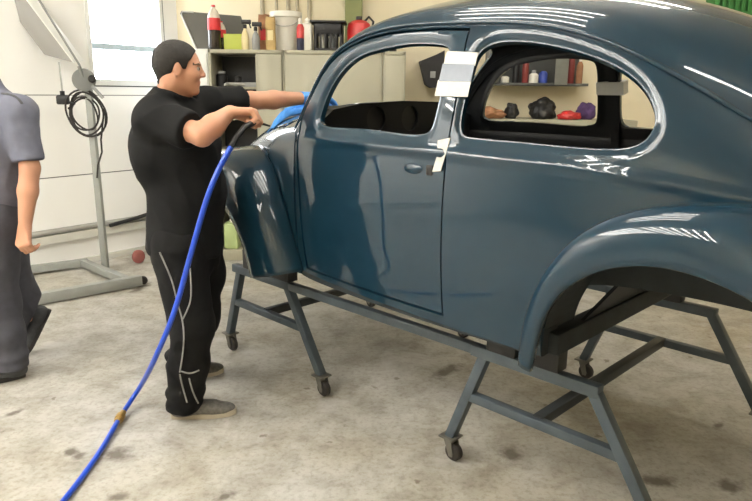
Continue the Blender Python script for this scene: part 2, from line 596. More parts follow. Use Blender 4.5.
nose_o = P(seg((-.69, 0), (.595, 0)) + seg((.595, 0), (.595, 4.4 * WS)) + seg((.595, 4.4 * WS), (.56, 5.2 * WS)) + seg((.56, 5.2 * WS), (.56, 8 * WS)) + seg((.56, 8 * WS), (.498, 8 * WS)) + cut[::-1] + seg((-.608, 8 * WS), (-.69, 8 * WS)) + seg((-.69, 8 * WS), (-.69, 0)))
gn = panel_geo(NOSE, nose_o, thick=.018, off=-.002)
panel_obj('front_panel', [(*gn, 1), (*gn, -1)], M_PAINT, car)
gh = panel_geo(NOSE, hood_o, thick=.018, edge_roll=0.)
panel_obj('hood', [(*gh, 1), (*gh, -1)], M_PAINT, car)

# fenders
def fender(name, J, Yj, E, n=64, ns=16, bulge=.8, p2=.15, side=1, c=(0, .3)):
    Jc = spl(J, n); Ec = spl(E, n)
    V = []
    for i in range(n):
        j = P(Jc[i, 0], Yj(Jc[i]), Jc[i, 1]); e = P(Ec[i, 0], Ec[i, 2], Ec[i, 1])
        rd = (j - e) * P(1, 0, 1); L = np.linalg.norm(rd); rd = rd / L
        a = j + P(0, (e[1] + .012 - j[1]) * bulge, 0) + rd * .012
        b = e + rd * min(p2, L * .75) + P(0, .014, 0)
        row = []
        for t in np.linspace(0, 1, ns):
            row.append((1 - t) ** 3 * j + 3 * t * (1 - t) ** 2 * a + 3 * t * t * (1 - t) * b + t ** 3 * e)
        # rolled lip
        row.append(e + P(0, -.006, 0) - rd * .005); row.append(e + P(0, -.022, 0) - rd * .006)
        V += row
    m = ns + 2
    F = [(i * m + k, (i + 1) * m + k, (i + 1) * m + k + 1, i * m + k + 1) for i in range(n - 1) for k in range(m - 1)]
    V = P(V)
    W = to_car(V, side)
    if side < 0: F = [f[::-1] for f in F]
    o = mesh_obj(name, W, F, M_PAINT, car, smooth=True)
    # outward check
    me = o.data
    pz = sum(p.normal.y * -side for p in me.polygons)
    if pz < 0:
        me.flip_normals()
    md = o.modifiers.new('thickness', 'SOLIDIFY'); md.thickness = .012; md.offset = -1
    return o
FJ = [(.630, .335), (.58, .48), (.52, .62), (.435, .74), (.32, .838), (.17, .893), (.01, .885), (-.15, .825), (-.32, .725), (-.46, .60), (-.53, .46)]
FE = [(.375, .27, .735), (.372, .36, .75), (.345, .455, .762), (.28, .555, .77), (.17, .64, .772), (.03, .675, .77), (-.12, .655, .765), (-.25, .585, .75), (-.335, .48, .725), (-.37, .38, .70)]
RJ = [(1.915, .30), (1.935, .46), (1.985, .61), (2.072, .745), (2.17, .825), (2.27, .868), (2.40, .895), (2.56, .90), (2.72, .865), (2.86, .78), (2.96, .66), (3.02, .53), (3.04, .41)]
RE = [(1.968, .285, .735), (1.990, .37, .752), (2.022, .485, .765), (2.088, .602, .772), (2.195, .685, .775), (2.34, .730, .776), (2.48, .724, .772), (2.61, .68, .762), (2.71, .60, .745), (2.77, .50, .725), (2.79, .40, .71)]
def yj_front(p):
    return float(NOSE.y_at([min(max(p[0], -.6), .66)], p[1])[0]) - .012 if p[1] > .33 else .61
def yj_rear(p):
    return float(CABIN.y_at([p[0]], max(p[1], .42 if p[0] > 2.5 else .315))[0]) - .012
for side in (1, -1):
    fender('front_fender', FJ, yj_front, FE, side=side, bulge=.80, p2=.17)
    fender('rear_fender', RJ, yj_rear, RE, side=side, bulge=.85, p2=.13)
    # drip rail above the door and quarter window
    gx = np.linspace(.56, 2.62, 110)
    S = CABIN(gx, np.full(110, 5.02)); S[:, 1] += .004
    fade = np.minimum(1, np.minimum((gx - .5) / .1, (2.70 - gx) / .35))
    V, F = tube_geo([tuple(p) for p in to_car(S, side)], [.0085 * max(.2, f) for f in fade], 8)
    mesh_obj('drip_rail', V, F, M_PAINT, car, smooth=True)
    # inner wheelhouse behind the rear fender
    V, F = [], []
    th = np.linspace(.14, math.pi - .1, 36)
    for t in th:
        x, z = 2.40 - .448 * math.cos(t), .33 + .448 * math.sin(t)
        V.append((x, -side * (float(CABIN.y_at([x], max(z, .45))[0]) - .016), z)); V.append((x, -side * .42, z))
    F = [(2 * i, 2 * i + 1, 2 * i + 3, 2 * i + 2) for i in range(len(th) - 1)]
    k = len(V)
    for t in th:
        x, z = 2.40 - .448 * math.cos(t), .33 + .448 * math.sin(t)
        V.append((x, -side * .42, min(z, .50 + .06 * math.sin(max(0, t)))))
    F += [(2 * i + 1, k + i, k + i + 1, 2 * i + 3) for i in range(len(th) - 1)]
    o = mesh_obj('wheelhouse', V, F, M_UNDER, car)
    md = o.modifiers.new('thickness', 'SOLIDIFY'); md.thickness = .006
for side in (1, -1):
    V = []
    th = np.linspace(.45, math.pi - .25, 30)
    for t in th:
        x, z = .02 - .40 * math.cos(t), .32 + .385 * math.sin(t)
        yb = float(NOSE.y_at([min(max(x, -.6), .64)], z)[0])
        V.append((x, -side * .70, z)); V.append((x, -side * (yb - .01), z)); V.append((x, -side * (yb - .01), min(z, .45)))
    F = [q for i in range(len(th) - 1) for q in ((3 * i, 3 * i + 1, 3 * i + 4, 3 * i + 3), (3 * i + 1, 3 * i + 2, 3 * i + 5, 3 * i + 4))]
    o = mesh_obj('wheelhouse', V, F, M_UNDER, car)
    md = o.modifiers.new('thickness', 'SOLIDIFY'); md.thickness = .006
# bulkheads, dashboard
for side in (1, -1):
    V = []
    sx_ = np.linspace(.56, 1.96, 24)
    for x in sx_:
        y = float(CABIN(P([x]), P([0.]))[0, 1])
        V += [(x, -side * (y - .004), .305), (x, -side * (y - .10), .305), (x, -side * (y - .10), .40), (x, -side * (y - .01), .40)]
    F = [(4 * i + k, 4 * i + (k + 1) % 4, 4 * i + 4 + (k + 1) % 4, 4 * i + 4 + k) for i in range(23) for k in range(4)] + [(0, 1, 2, 3), (92, 95, 94, 93)]
    mesh_obj('sill', V, F, M_UNDER, car)
MB().box((1.965, 0, .345), (.07, 1.20, .08), bevel=.01).build('cross_member', M_UNDER, car)
MB().box((.60, 0, .345), (.06, 1.10, .08), bevel=.01).build('cross_member', M_UNDER, car)
def sheet(name, pts, wid, material=M_PAINT, t=.012):
    material = M_INSIDE if material is M_PAINT else material
    V = []
    for (x, z), w in zip(pts, wid): V += [(x, -w, z), (x, w, z)]
    F = [(2 * i, 2 * i + 1, 2 * i + 3, 2 * i + 2) for i in range(len(pts) - 1)]
    o = mesh_obj(name, V, F, material, car)
    md = o.modifiers.new('thickness', 'SOLIDIFY'); md.thickness = t
    return o
sheet('rear_bulkhead', [(1.97, .36), (2.16, .62), (2.24, .72), (2.70, .74), (2.78, .90)], [.40, .41, .41, .40, .36])
sheet('front_bulkhead', [(.34, .34), (.40, .55), (.50, .70), (.50, .96)], [.36, .50, .555, .53])
# dashboard: pressed panel with two round openings
dash = [(-.565, .80), (.565, .80), (.565, 1.04), (.48, 1.105), (.30, 1.132), (0, 1.138), (-.30, 1.126), (-.48, 1.10), (-.565, 1.04)]
def circ(cx, cz, r, n=32): return P([(cx + r * math.cos(2 * math.pi * i / n), cz + r * math.sin(2 * math.pi * i / n)) for i in range(n)])
do = dens(dash, .03); holes_ = [circ(-.20, 1.05, .065), circ(.05, 1.05, .065), circ(.30, .98, .06)]
pts = [Vector(q) for q in np.concatenate([do] + holes_)]
ed, b = [], 0
for o_ in [do] + holes_:
    ed += [(b + i, b + (i + 1) % len(o_)) for i in range(len(o_))]; b += len(o_)
vo, _, fo, _, _, _ = delaunay_2d_cdt(pts, ed, [], 0, 1e-6)
V2 = P([tuple(q) for q in vo]); fo = np.array([f for f in fo])
c = V2[fo].mean(1); k = inside(c, do)
for o_ in holes_: k &= ~inside(c, o_)
o = mesh_obj('dashboard', [(.72, v[0], v[1]) for v in V2], fo[k], M_INSIDE, car)
md = o.modifiers.new('thickness', 'SOLIDIFY'); md.thickness = .03
for cx_, cz_, r_ in ((-.20, 1.05, .065), (.05, 1.05, .065), (.30, .98, .06)):  # black discs added behind the openings so no light comes through
    MB().cyl((.665, -cx_ * -1, cz_), (.705, -cx_ * -1, cz_), r_ * 1.08, n=28).build('opening_backing', M_BLACK, car)
sheet('dashboard_top', [(.67, 1.10), (.62, 1.115), (.60, 1.10)], [.47, .46, .46])

# tape round the near door pillar and over the lock
tape = empty('tape_wrap', Q, -YAW, 'white and grey tape wrapped around the pillar between door and rear side window', 'tape')
def band(name, x0, x1, z00, z01, z10, z11, material, parent, off=.006, side=1, thick=.003):
    # quad in x,z: lower edge z00->z01, upper edge z10->z11
    poly = [(x0, z00), (x1, z01), (x1, z11), (x0, z10)]
    gq = panel_geo(CABIN, xz(CABIN, poly, .01), h=.012, thick=thick, off=off)
    return panel_obj(name, [(*gq, side)], material, parent)
band('white_band', 1.458, 1.603, 1.168, 1.167, 1.224, 1.221, M_TAPE, tape)
band('grey_band', 1.464, 1.604, 1.219, 1.218, 1.282, 1.276, M_TAPEG, tape, off=.0075)
band('white_band', 1.468, 1.606, 1.277, 1.272, 1.326, 1.316, M_TAPE, tape)
tape3 = empty('tape_wrap', Q, -YAW, 'pale tape wrapped round the far door pillar, seen through the rear side window', 'tape')
band('pale_band', 1.463, 1.603, 1.19, 1.19, 1.25, 1.25, M_TAPE, tape3, off=.0075, side=-1, thick=.05)
tape2 = empty('tape_strip', Q, -YAW, 'short torn strip of white tape hanging over the lock hole of the car door', 'tape')
gq = panel_geo(CABIN, xz(CABIN, [(1.500, .902), (1.538, .908), (1.552, .965), (1.562, 1.026), (1.508, 1.014), (1.516, .965)], .01), h=.012, thick=.003, off=.0055)
panel_obj('torn_strip', [(*gq, 1)], M_TAPE, tape2)

# ============================================================ THE TROLLEY
cart = empty('trolley', (Q[0], Q[1], 0), -YAW, 'grey steel body trolley with splayed legs on casters, carrying the car body', 'trolley')
ZT, ZL = .532, .325
def L(x, s, z): return (x, -s, z)
sN, sF = .50, -.68
for s_ in (sN, sF):
    for k, (x0, x1, c0, c1) in enumerate([(-.06, .38, -.20, .64), (1.64, 2.10, 1.485, 2.36)]):
        MB().bar(L(x0 - .06, s_, ZT), L(x1 + .02, s_, ZT), .045, .045).build('top_bar', M_STEEL, cart)
        f = (ZT - ZL) / (ZT - .10)
        MB().bar(L(x0 + (c0 - x0) * f, s_, ZL), L(x1 + (c1 - x1) * f, s_, ZL), .038, .038).build('lower_bar', M_STEEL, cart)
        for xa, xb in ((x0, c0), (x1, c1)):
            lg = MB().bar(L(xa, s_, ZT - .01), L(xb, s_, .105), .042, .042, (0, 1, 0)).build('leg', M_STEEL, cart)
            # caster
            MB().box(L(xb, s_, .106), (.075, .075, .008), bevel=.001).build('caster_plate', M_ZINC, lg)
            cf = MB()
            cf.cyl(L(xb, s_, .080), L(xb, s_, .104), .018)
            for d in (-.024, .024):
                cf.prism([(-.018, .10), (.018, .10), (.034, .04), (.030, .025), (.012, .025)], .004, L(xb, s_ + d - .002, 0), (1, 0, 0), (0, 0, 1))
            cf.build('caster_fork', M_ZINC, lg)
            wx = xb + .020
            MB().lathe([(.010, -.016), (.034, -.016), (.040, -.010), (.040, .010), (.034, .016), (.010, .016)], L(wx, s_, .0405), 24, Matrix.Rotation(R(90), 3, 'X')).build('caster_wheel', M_RUBBER, lg)
    MB().bar(L(.38, s_, ZT), L(1.78, s_, ZT + .004), .040, .040).build('side_rail', M_STEEL, cart)
    for xp in (.06, .34, 1.72, 1.90):
        top = .347 + .316
        MB().box(L(xp, s_ * .98, (ZT + .022 + top) / 2), (.13, .07, top - ZT - .022), bevel=.006).build('support_block', M_BLACK, cart)
for xc in (.17, 1.885):
    MB().bar(L(xc, sN, ZL + .004), L(xc, sF, ZL + .004), .042, .042).build('cross_bar', M_STEEL_D, cart)
MB().bar(L(1.80, sN, ZT), L(1.80, sF, ZT), .042, .042).build('cross_bar', M_STEEL_D, cart)

# ================================================================ THE ROOM
CEIL = 3.6
P0 = P(-2.76, 5.47); DW = P(.61, .792)
def lw(t, off=0.0): return P(P0[0] + DW[0] * t + DW[1] * off, P0[1] + DW[1] * t - DW[0] * off)   # off = into the room
BY = 6.55
cA = lw((BY - P0[1]) / DW[1]); cB = lw(-11)
XRW = 5.6
foot = [tuple(cA), (XRW, BY), (XRW, cB[1]), tuple(cB)]

# concrete floor
m = bpy.data.materials.new('stained_concrete'); m.use_nodes = True
nt = m.node_tree; bs = nt.nodes['Principled BSDF']
N = lambda t, **k: (lambda n: [setattr(n, a, b) for a, b in k.items()] and n or n)(nt.nodes.new(t))
tc = nt.nodes.new('ShaderNodeTexCoord')
def noise_n(scale, det=6, rough=.6, dist=0.):
    n = nt.nodes.new('ShaderNodeTexNoise'); n.inputs['Scale'].default_value = scale; n.inputs['Detail'].default_value = det
    n.inputs['Roughness'].default_value = rough; n.inputs['Distortion'].default_value = dist
    nt.links.new(tc.outputs['Object'], n.inputs['Vector']); return n
def ramp(src, stops):
    r = nt.nodes.new('ShaderNodeValToRGB')
    el = r.color_ramp.elements
    while len(el) < len(stops): el.new(.5)
    for e, (p_, c_) in zip(el, stops):
        e.position = p_; e.color = (*c_, 1)
    nt.links.new(src, r.inputs['Fac']); return r
def mixc(a, b, f, mode='MIX'):
    x = nt.nodes.new('ShaderNodeMix'); x.data_type = 'RGBA'; x.blend_type = mode
    for s_, v in ((x.inputs[6], a), (x.inputs[7], b), (x.inputs[0], f)):
        if hasattr(v, 'is_output'): nt.links.new(v, s_)
        elif isinstance(v, tuple): s_.default_value = (*v, 1)
        else: s_.default_value = v
    return x.outputs[2]
big = noise_n(.9, 4, .55, .4)
col = ramp(big.outputs['Fac'], [(.32, lin((174, 168, 154))), (.5, lin((180, 178, 170))), (.68, lin((186, 185, 182)))]).outputs['Color']
mid = noise_n(5.5, 8, .65, .3)
col = mixc(col, ramp(mid.outputs['Fac'], [(.34, lin((196, 190, 180))), (.6, (1, 1, 1))]).outputs['Color'], .75, 'MULTIPLY')
fine = noise_n(38, 6, .7)
col = mixc(col, ramp(fine.outputs['Fac'], [(.36, lin((206, 200, 192))), (.52, (1, 1, 1))]).outputs['Color'], .6, 'MULTIPLY')
pale = noise_n(2.3, 6, .6, .6)
pr = ramp(pale.outputs['Fac'], [(.56, (0, 0, 0)), (.70, (.55, .55, .55))]).outputs['Color']
col = mixc(col, lin((208, 208, 207)), pr)
# speckle of old spots
vo_ = nt.nodes.new('ShaderNodeTexVoronoi'); vo_.inputs['Scale'].default_value = 4.6; vo_.inputs['Randomness'].default_value = 1
nv_ = nt.nodes.new('ShaderNodeVectorMath'); nv_.operation = 'MULTIPLY_ADD'
nn_ = noise_n(9, 4, .6)
nt.links.new(nn_.outputs['Color'], nv_.inputs[0]); nv_.inputs[1].default_value = (.13, .13, .0); nt.links.new(tc.outputs['Object'], nv_.inputs[2])
nt.links.new(nv_.outputs[0], vo_.inputs['Vector'])
sp = ramp(vo_.outputs['Distance'], [(.05, (.7, .7, .7)), (.09, (0, 0, 0))]).outputs['Color']
col = mixc(col, lin((104, 92, 76)), sp)
# individual oil stains and three fainter broad patches, each with its own place
floor_marks = [((117, 454), .05, .04), ((71, 452), .022, .03), ((79, 456), .02, .02), ((447, 371), .10, .035), ((510, 454), .045, .035), ((658, 481), .06, .03), ((729, 486), .05, .03),
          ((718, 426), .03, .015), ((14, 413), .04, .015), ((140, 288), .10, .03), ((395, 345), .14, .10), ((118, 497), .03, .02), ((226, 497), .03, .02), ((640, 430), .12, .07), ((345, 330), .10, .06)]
for i, (px, a, b) in enumerate(floor_marks):
    w = on_floor(px)
    mp = nt.nodes.new('ShaderNodeMapping'); mp.vector_type = 'TEXTURE'
    mp.inputs['Location'].default_value = tuple(w)
    mp.inputs['Rotation'].default_value = (0, 0, R(50 if i == 3 else 20 * (i % 5)))
    mp.inputs['Scale'].default_value = (a * 1.6, b * 1.6, 1)
    nt.links.new(nv_.outputs[0] if False else tc.outputs['Object'], mp.inputs['Vector'])
    ln = nt.nodes.new('ShaderNodeVectorMath'); ln.operation = 'LENGTH'
    ad = nt.nodes.new('ShaderNodeMath'); ad.operation = 'MULTIPLY_ADD'
    nt.links.new(mp.outputs[0], ln.inputs[0])
    s2 = noise_n(22, 4, .6)
    nt.links.new(s2.outputs['Fac'], ad.inputs[0]); ad.inputs[1].default_value = 1.6; nt.links.new(ln.outputs['Value'], ad.inputs[2])
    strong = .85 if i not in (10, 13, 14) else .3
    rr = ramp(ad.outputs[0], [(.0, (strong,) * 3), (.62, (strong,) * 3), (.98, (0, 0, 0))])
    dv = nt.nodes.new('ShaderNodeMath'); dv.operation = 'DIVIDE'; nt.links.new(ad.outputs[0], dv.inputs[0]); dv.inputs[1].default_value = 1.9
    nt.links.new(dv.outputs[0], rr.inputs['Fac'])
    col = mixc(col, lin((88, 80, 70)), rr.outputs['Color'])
nt.links.new(col, bs.inputs['Base Color'])
bs.inputs['Roughness'].default_value = .5
bs.inputs['Specular IOR Level'].default_value = .35
bp_ = nt.nodes.new('ShaderNodeBump'); bp_.inputs['Strength'].default_value = .25; bp_.inputs['Distance'].default_value = .004
nt.links.new(fine.outputs['Fac'], bp_.inputs['Height']); nt.links.new(bp_.outputs['Normal'], bs.inputs['Normal'])
def slab(name, poly, z, t, material):
    o = MB().prism(poly, t, (0, 0, z), (1, 0, 0), (0, 1, 0)).build(name, material, smooth=False)
    return tag(o, kind='structure')
M_FLOOR = m
slab('floor', foot, -.1, .1, M_FLOOR)
slab('ceiling', foot, CEIL, .1, M_CEIL)
def wall(name, a, b, material, z0=0, z1=CEIL, t=.12):
    a, b = P(a), P(b); d = (b - a) / np.linalg.norm(b - a); n = P(d[1], -d[0]) * t
    return tag(MB().prism([tuple(a), tuple(b), tuple(b - n), tuple(a - n)], z1 - z0, (0, 0, z0), (1, 0, 0), (0, 1, 0)).build(name, material, smooth=False), kind='structure')
M_WALLW = mat('white_panel_wall', (247, 247, 245), .5, var=.015, scale=2)
wall('wall_back', cA, (XRW, BY), M_WALLC)
wall('wall_right', (XRW, BY), (XRW, cB[1]), M_WALLC)
wall('wall_front', (XRW, cB[1]), cB, M_WALLC)
# left wall: sectional panels around the window, t runs along the wall
T0, T1 = -11., float((BY - P0[1]) / DW[1])
def lbox(mb, ta, tb, z0, z1, o0, o1, bevel=.0):
    a, b = lw(ta, o0), lw(tb, o0); c_ = lw(tb, o1); d = lw(ta, o1)
    mb.prism([tuple(a), tuple(b), tuple(c_), tuple(d)], z1 - z0, (0, 0, z0), (1, 0, 0), (0, 1, 0)); return mb
WT0, WT1, WZ0, WZ1 = .44, 1.20, 1.555, 2.75
wl = MB()
for z0, z1 in ((0, .785), (.793, 1.466)):
    lbox(wl, T0, T1, z0, z1, 0, -.12)
lbox(wl, T0, T1, .785, .793, -.008, -.12)
lbox(wl, T0, T1, 1.466, 1.472, -.008, -.12)
lbox(wl, T0, T1, 1.472, WZ0, 0, -.12)
lbox(wl, T0, WT0, WZ0, CEIL, 0, -.12); lbox(wl, WT1, T1, WZ0, CEIL, 0, -.12); lbox(wl, WT0, WT1, WZ1, CEIL, 0, -.12)
tag(wl.build('wall_left', M_WALLW, smooth=False), kind='structure')
M_WIN = mat('bright_frosted_pane', (250, 252, 255), .3, var=.0, emit=((246, 250, 255), 8.0))
M_GASK = mat('dark_gasket_groove', (60, 64, 66), .6)
win = empty('window_1', (*lw((WT0 + WT1) / 2, -.05), WZ0)); tag(win, kind='structure')
iv = Matrix.Translation(-win.location)
def inwin(mb, name, material):
    o = mb.build(name, material, smooth=False); o.data.transform(iv); o.parent = win; return o
fr = MB()
for a in ((WT0, WT0 + .035, WZ0, WZ1), (WT1 - .035, WT1, WZ0, WZ1), (WT0, WT1, WZ0, WZ0 + .05), (WT0, WT1, WZ1 - .05, WZ1)):
    lbox(fr, *a, .012, -.09)
inwin(fr, 'window_frame', M_WHITEM)
inwin(lbox(MB(), WT0 + .03, WT1 - .03, WZ0 + .04, WZ1 - .04, -.05, -.06), 'pane', M_WIN)
gk = MB()
lbox(gk, WT1 + .001, WT1 + .012, WZ0 - .01, WZ1, .004, -.0); lbox(gk, WT0, WT1, WZ0 - .012, WZ0 - .002, .004, 0)
inwin(gk, 'gasket', M_GASK)
M_BLUEG = mat('blue_grey_strip', (176, 192, 200), .5, var=.15, scale=18)
inwin(lbox(MB(), WT0 + .035, WT1 - .035, 1.862, 1.912, -.036, -.048), 'glazing_bar', M_BLUEG)
lbox(MB(), T0, T1, .785, .793, -.003, -.010).build('seam', M_GASK, smooth=False)  # dark strips in the panel grooves, their colour standing in for shade
tag(bpy.data.objects['seam'], kind='structure'); bpy.data.objects['seam'].name = 'seam_shade_1'
lbox(MB(), T0, T1, 1.466, 1.472, -.003, -.010).build('seam', M_GASK, smooth=False)
tag(bpy.data.objects['seam'], kind='structure'); bpy.data.objects['seam'].name = 'seam_shade_2'
# ledge and pipe low on the left wall
M_LEDGE = mat('grey_white_ledge', (206, 206, 198), .6, var=.05)
tag(lbox(MB(), -5, T1, .235, .305, .0, .05).build('trim_1', M_LEDGE, smooth=False), kind='structure')
a, b = lw(-5, .03), lw(T1 - .02, .03)
tag(MB().cyl((a[0], a[1], .335), (b[0], b[1], .335), .024).build('pipe', M_ALU), 'long grey pipe running low along the white wall on the ledge', 'pipe')
tag(lbox(MB(), -5, T1, 0, .05, .0, .03).build('baseboard_left', M_LEDGE, smooth=False), kind='structure')
bar_pts = [tuple(P(*lw(.72, .085), .325)), tuple(P(*lw(.95, .085), .37)), tuple(P(*lw(1.25, .09), .435))]
tag(MB().tube([(*lw(.45, .09), .32), (*lw(.72, .085), .35), (*lw(1.0, .085), .395), (*lw(1.25, .085), .44)], .017).build('hose', M_BLACK), 'black hose stub lying on the pipe along the white wall', 'hose')

# lamps: two rows of fluorescent battens across the hall
M_TUBE = mat('lit_fluorescent_tube', (255, 255, 255), .5, var=0, emit=((255, 251, 244), 1.0))
M_TUBE.node_tree.nodes['Principled BSDF'].inputs['Emission Strength'].default_value = TUBE_L
def batten(name):
    t = empty(name, (0, 0, CEIL), 0)
    MB().box((0, 0, -.03), (1.52, .10, .06), bevel=.008).build('housing', M_WHITEM, t)
    MB().cyl((-.735, 0, -.085), (.735, 0, -.085), .019, n=8).build('tube', M_TUBE, t)
    for s_ in (-1, 1): MB().box((s_ * .744, 0, -.078), (.022, .045, .05), bevel=.004).build('end_cap', M_WHITEM, t)
    return t
ux, us = P(math.cos(YAW), -math.sin(YAW)), P(-math.sin(YAW), -math.cos(YAW))   # along the car, towards the near side
first = None
for (s0, xs, rot) in LAMPS:
    for x_ in xs:
        w = P(Q[0], Q[1]) + ux * x_ + us * s0
        if first is None:
            first = batten('ceiling_light'); first.location = (w[0], w[1], CEIL); first.rotation_euler = (0, 0, -YAW + rot)
            o = first
        else:
            o = copy_thing(first, (w[0], w[1], CEIL), -YAW + rot)
        tag(o, 'white ceiling batten with one lit fluorescent tube, mirrored in the car paint', 'ceiling light', 'fluorescent lights on the hall ceiling')
# olive steel column and conduits on the back wall
x0, x1 = at_y((345, 20), 6.40)[0], at_y((362, 20), 6.40)[0]
tag(MB().box(((x0 + x1) / 2, 6.46, CEIL / 2), (x1 - x0, .14, CEIL), bevel=.006).build('column', M_OLIVE, smooth=False), kind='structure')
M_COND = mat('grey_conduit', (170, 160, 136), .5)
for k, px in enumerate((262, 276, 288, 297, 309)):
    x = at_y((px, 10), 6.5)[0]
    tag(MB().cyl((x, 6.53, 1.0), (x, 6.53, CEIL - .01), .014 if k % 2 else .02, n=12).build('conduit', M_COND), ['thin upright pipe on the cream wall above the brown paper bag', 'upright pipe on the cream wall just left of the white bucket rim', 'upright pipe on the cream wall directly behind the white bucket', 'upright pipe on the cream wall at the right edge of the white bucket', 'upright pipe on the cream wall above the white canister'][k], 'pipe', 'pipes on the cream wall')

# storage cabinets
CY, CD, CT = 5.80, .44, None
def zpx(px, Y): return at_y(px, Y)[2]
CT = 1.865
def cabinet(x0, x1, label, kind):
    xc = (x0 + x1) / 2; w = x1 - x0
    t = empty('cabinet', (xc, CY + CD / 2, 0), 0, label, 'cabinet', 'metal cabinets along the back wall')
    b = MB(); th = .022
    b.box((-w / 2 + th / 2, 0, CT / 2), (th, CD, CT), bevel=.002).box((w / 2 - th / 2, 0, CT / 2), (th, CD, CT), bevel=.002)
    b.box((0, 0, CT - .016), (w, CD, .032), bevel=.003).box((0, 0, .05), (w - .02, CD - .01, .10), bevel=.002).box((0, CD / 2 - .006, CT / 2), (w - .01, .012, CT - .01), bevel=0)
    b.build('carcass', M_CAB, t)
    if kind == 'open':
        dx = w * .62
        MB().box((-w / 2 + dx + .012, .005, CT / 2), (.024, CD - .03, CT - .05), bevel=.002).build('divider', M_CAB, t)
        d = MB().box((-w / 2 + dx + (w - dx) / 2 + .01, -CD / 2 + .010, CT / 2 + .03), (w - dx - .03, .02, CT - .13), bevel=.004).build('door', M_CAB, t)
        for z in (.5, 1.0, 1.28, 1.545):
            MB().box((-w / 2 + dx / 2, .02, z), (dx - .02, CD - .06, .02), bevel=.002).build('shelf', M_CAB, t)
        MB().box((-w / 2 + dx / 2, CD / 2 - .016, CT / 2), (dx - .02, .006, CT - .08), bevel=0).build('back_panel', M_BLACK, t)
    else:
        d = MB().box((0, -CD / 2 - .004, CT / 2 + .03), (w - .03, .018, CT - .13), bevel=.004).build('door', M_CAB, t)
        MB().box((w / 2 - .06, -CD / 2 - .018, 1.0), (.018, .016, .12), bevel=.004).build('handle', M_ALU, d)
    return t
cabinet(-1.46, -.812, 'beige metal cabinet with an open shelf compartment and tools inside', 'open')
cabinet(-.806, .035, 'wide closed beige cabinet under the white bucket and the crate', 'closed')
cabinet(.041, .235, 'narrow closed beige cabinet at the end of the row', 'closed')
wc = empty('cabinet', (-1.635, 6.05, 0), 0, 'white cabinet standing behind the man, beside the open beige cabinet', 'cabinet')
MB().box((0, 0, .935), (.33, .42, 1.87), bevel=.008).build('carcass', M_WHITEM, wc)
MB().box((0, -.215, .96), (.31, .016, 1.74), bevel=.005).build('door', M_WHITEM, wc)

TOP = CT
def prop(name, x, Y, label, cat, z=TOP, rz=0, group=None):
    return empty(name, (x, Y, z), rz, label, cat, group)
# dark lid leaning back on the white cabinet
M_DKG = mat('dark_grey_board', (84, 84, 78), .6, var=.05)
tb = prop('tray', -1.66, 6.10, 'dark grey tray with a pale metal edge leaning behind the man\'s head', 'tray', 1.875)
rot = Matrix.Rotation(R(-12), 3, 'X')
poly = [(.02, .0), (.43, .0), (.45, .22), (.42, .305), (.0, .335), (-.11, .345), (-.125, .32)]
o = MB().prism(poly, -.03, (0, 0, 0), (1, 0, 0), (0, 0, 1)).build('board', M_DKG, tb, smooth=False); o.data.transform(rot.to_4x4())
o = MB().tube([(.025, -.008, .01), (-.11, -.008, .31), (-.10, -.008, .335), (.0, -.008, .33)], .008).build('metal_edge', M_ALU, tb); o.data.transform(rot.to_4x4())

M_COLA = mat('dark_cola', (26, 16, 14), .15, var=.05, coat=.5)
M_REDL = mat('red_label', (196, 40, 44), .45, var=.05)
M_CLEAR = mat('clear_bottle_plastic', (214, 206, 190), .15, var=.02, coat=.5)
M_REDC = mat('red_cap', (190, 30, 36), .4)
M_WHITEP = mat('white_plastic', (232, 230, 220), .4, var=.02)
M_CREAM = mat('cream_plastic', (222, 208, 160), .4, var=.03)
M_LIME = mat('lime_card', (186, 198, 92), .6, var=.05)
M_TAN = mat('tan_paper', (176, 150, 100), .8, var=.12, scale=20)
M_BROWN = mat('brown_paper', (150, 108, 78), .8, var=.15, scale=20)
M_RED = mat('red_plastic', (186, 40, 40), .4, var=.05, coat=.2)
M_BLUE = mat('blue_plastic', (50, 70, 150), .5)
M_NAVY = mat('navy_plastic', (40, 44, 70), .5)
M_GREYP = mat('grey_plastic', (150, 152, 152), .5)
def xat(px, Y): return at_y((px, 46), Y)[0]
def soda(px, Y, label, h=.34, r=.052):
    t = prop('soda_bottle', xat(px, Y), Y, label, 'bottle', group='soda bottles on the tray cabinet')
    MB().lathe([(r * .7, 0), (r * .95, .012), (r, .03), (r * .96, h * .30), (r * .98, h * .40), (r * .98, h * .44)], n=20).build('cola', M_COLA, t)
    MB().lathe([(r * 1.0, h * .44), (r * 1.01, h * .45), (r * 1.01, h * .70), (r, h * .71)], n=20).build('label_band', M_REDL, t)
    MB().lathe([(r * .98, h * .71), (r * .92, h * .77), (r * .6, h * .88), (r * .27, h * .93), (r * .27, h * .955)], n=20).build('shoulder', M_CLEAR, t)
    MB().lathe([(r * .3, h * .955), (r * .3, h), (r * .25, h * 1.002)], n=16).build('cap', M_REDC, t)
soda(215, 5.93, 'large cola bottle with a red label standing in front of the dark tray', .37, .056)
soda(222.5, 6.04, 'slimmer red-labelled bottle just right of the large cola bottle', .25, .036)
t = prop('card_box', xat(234.5, 6.0), 6.0, 'yellow green box on the cabinet right of the cola bottles', 'box')
MB().box((0, 0, .066), (.16, .12, .132), bevel=.004).build('box_body', M_LIME, t)
MB().box((0, 0, .134), (.164, .124, .006), bevel=.002).build('box_lid', M_LIME, t)
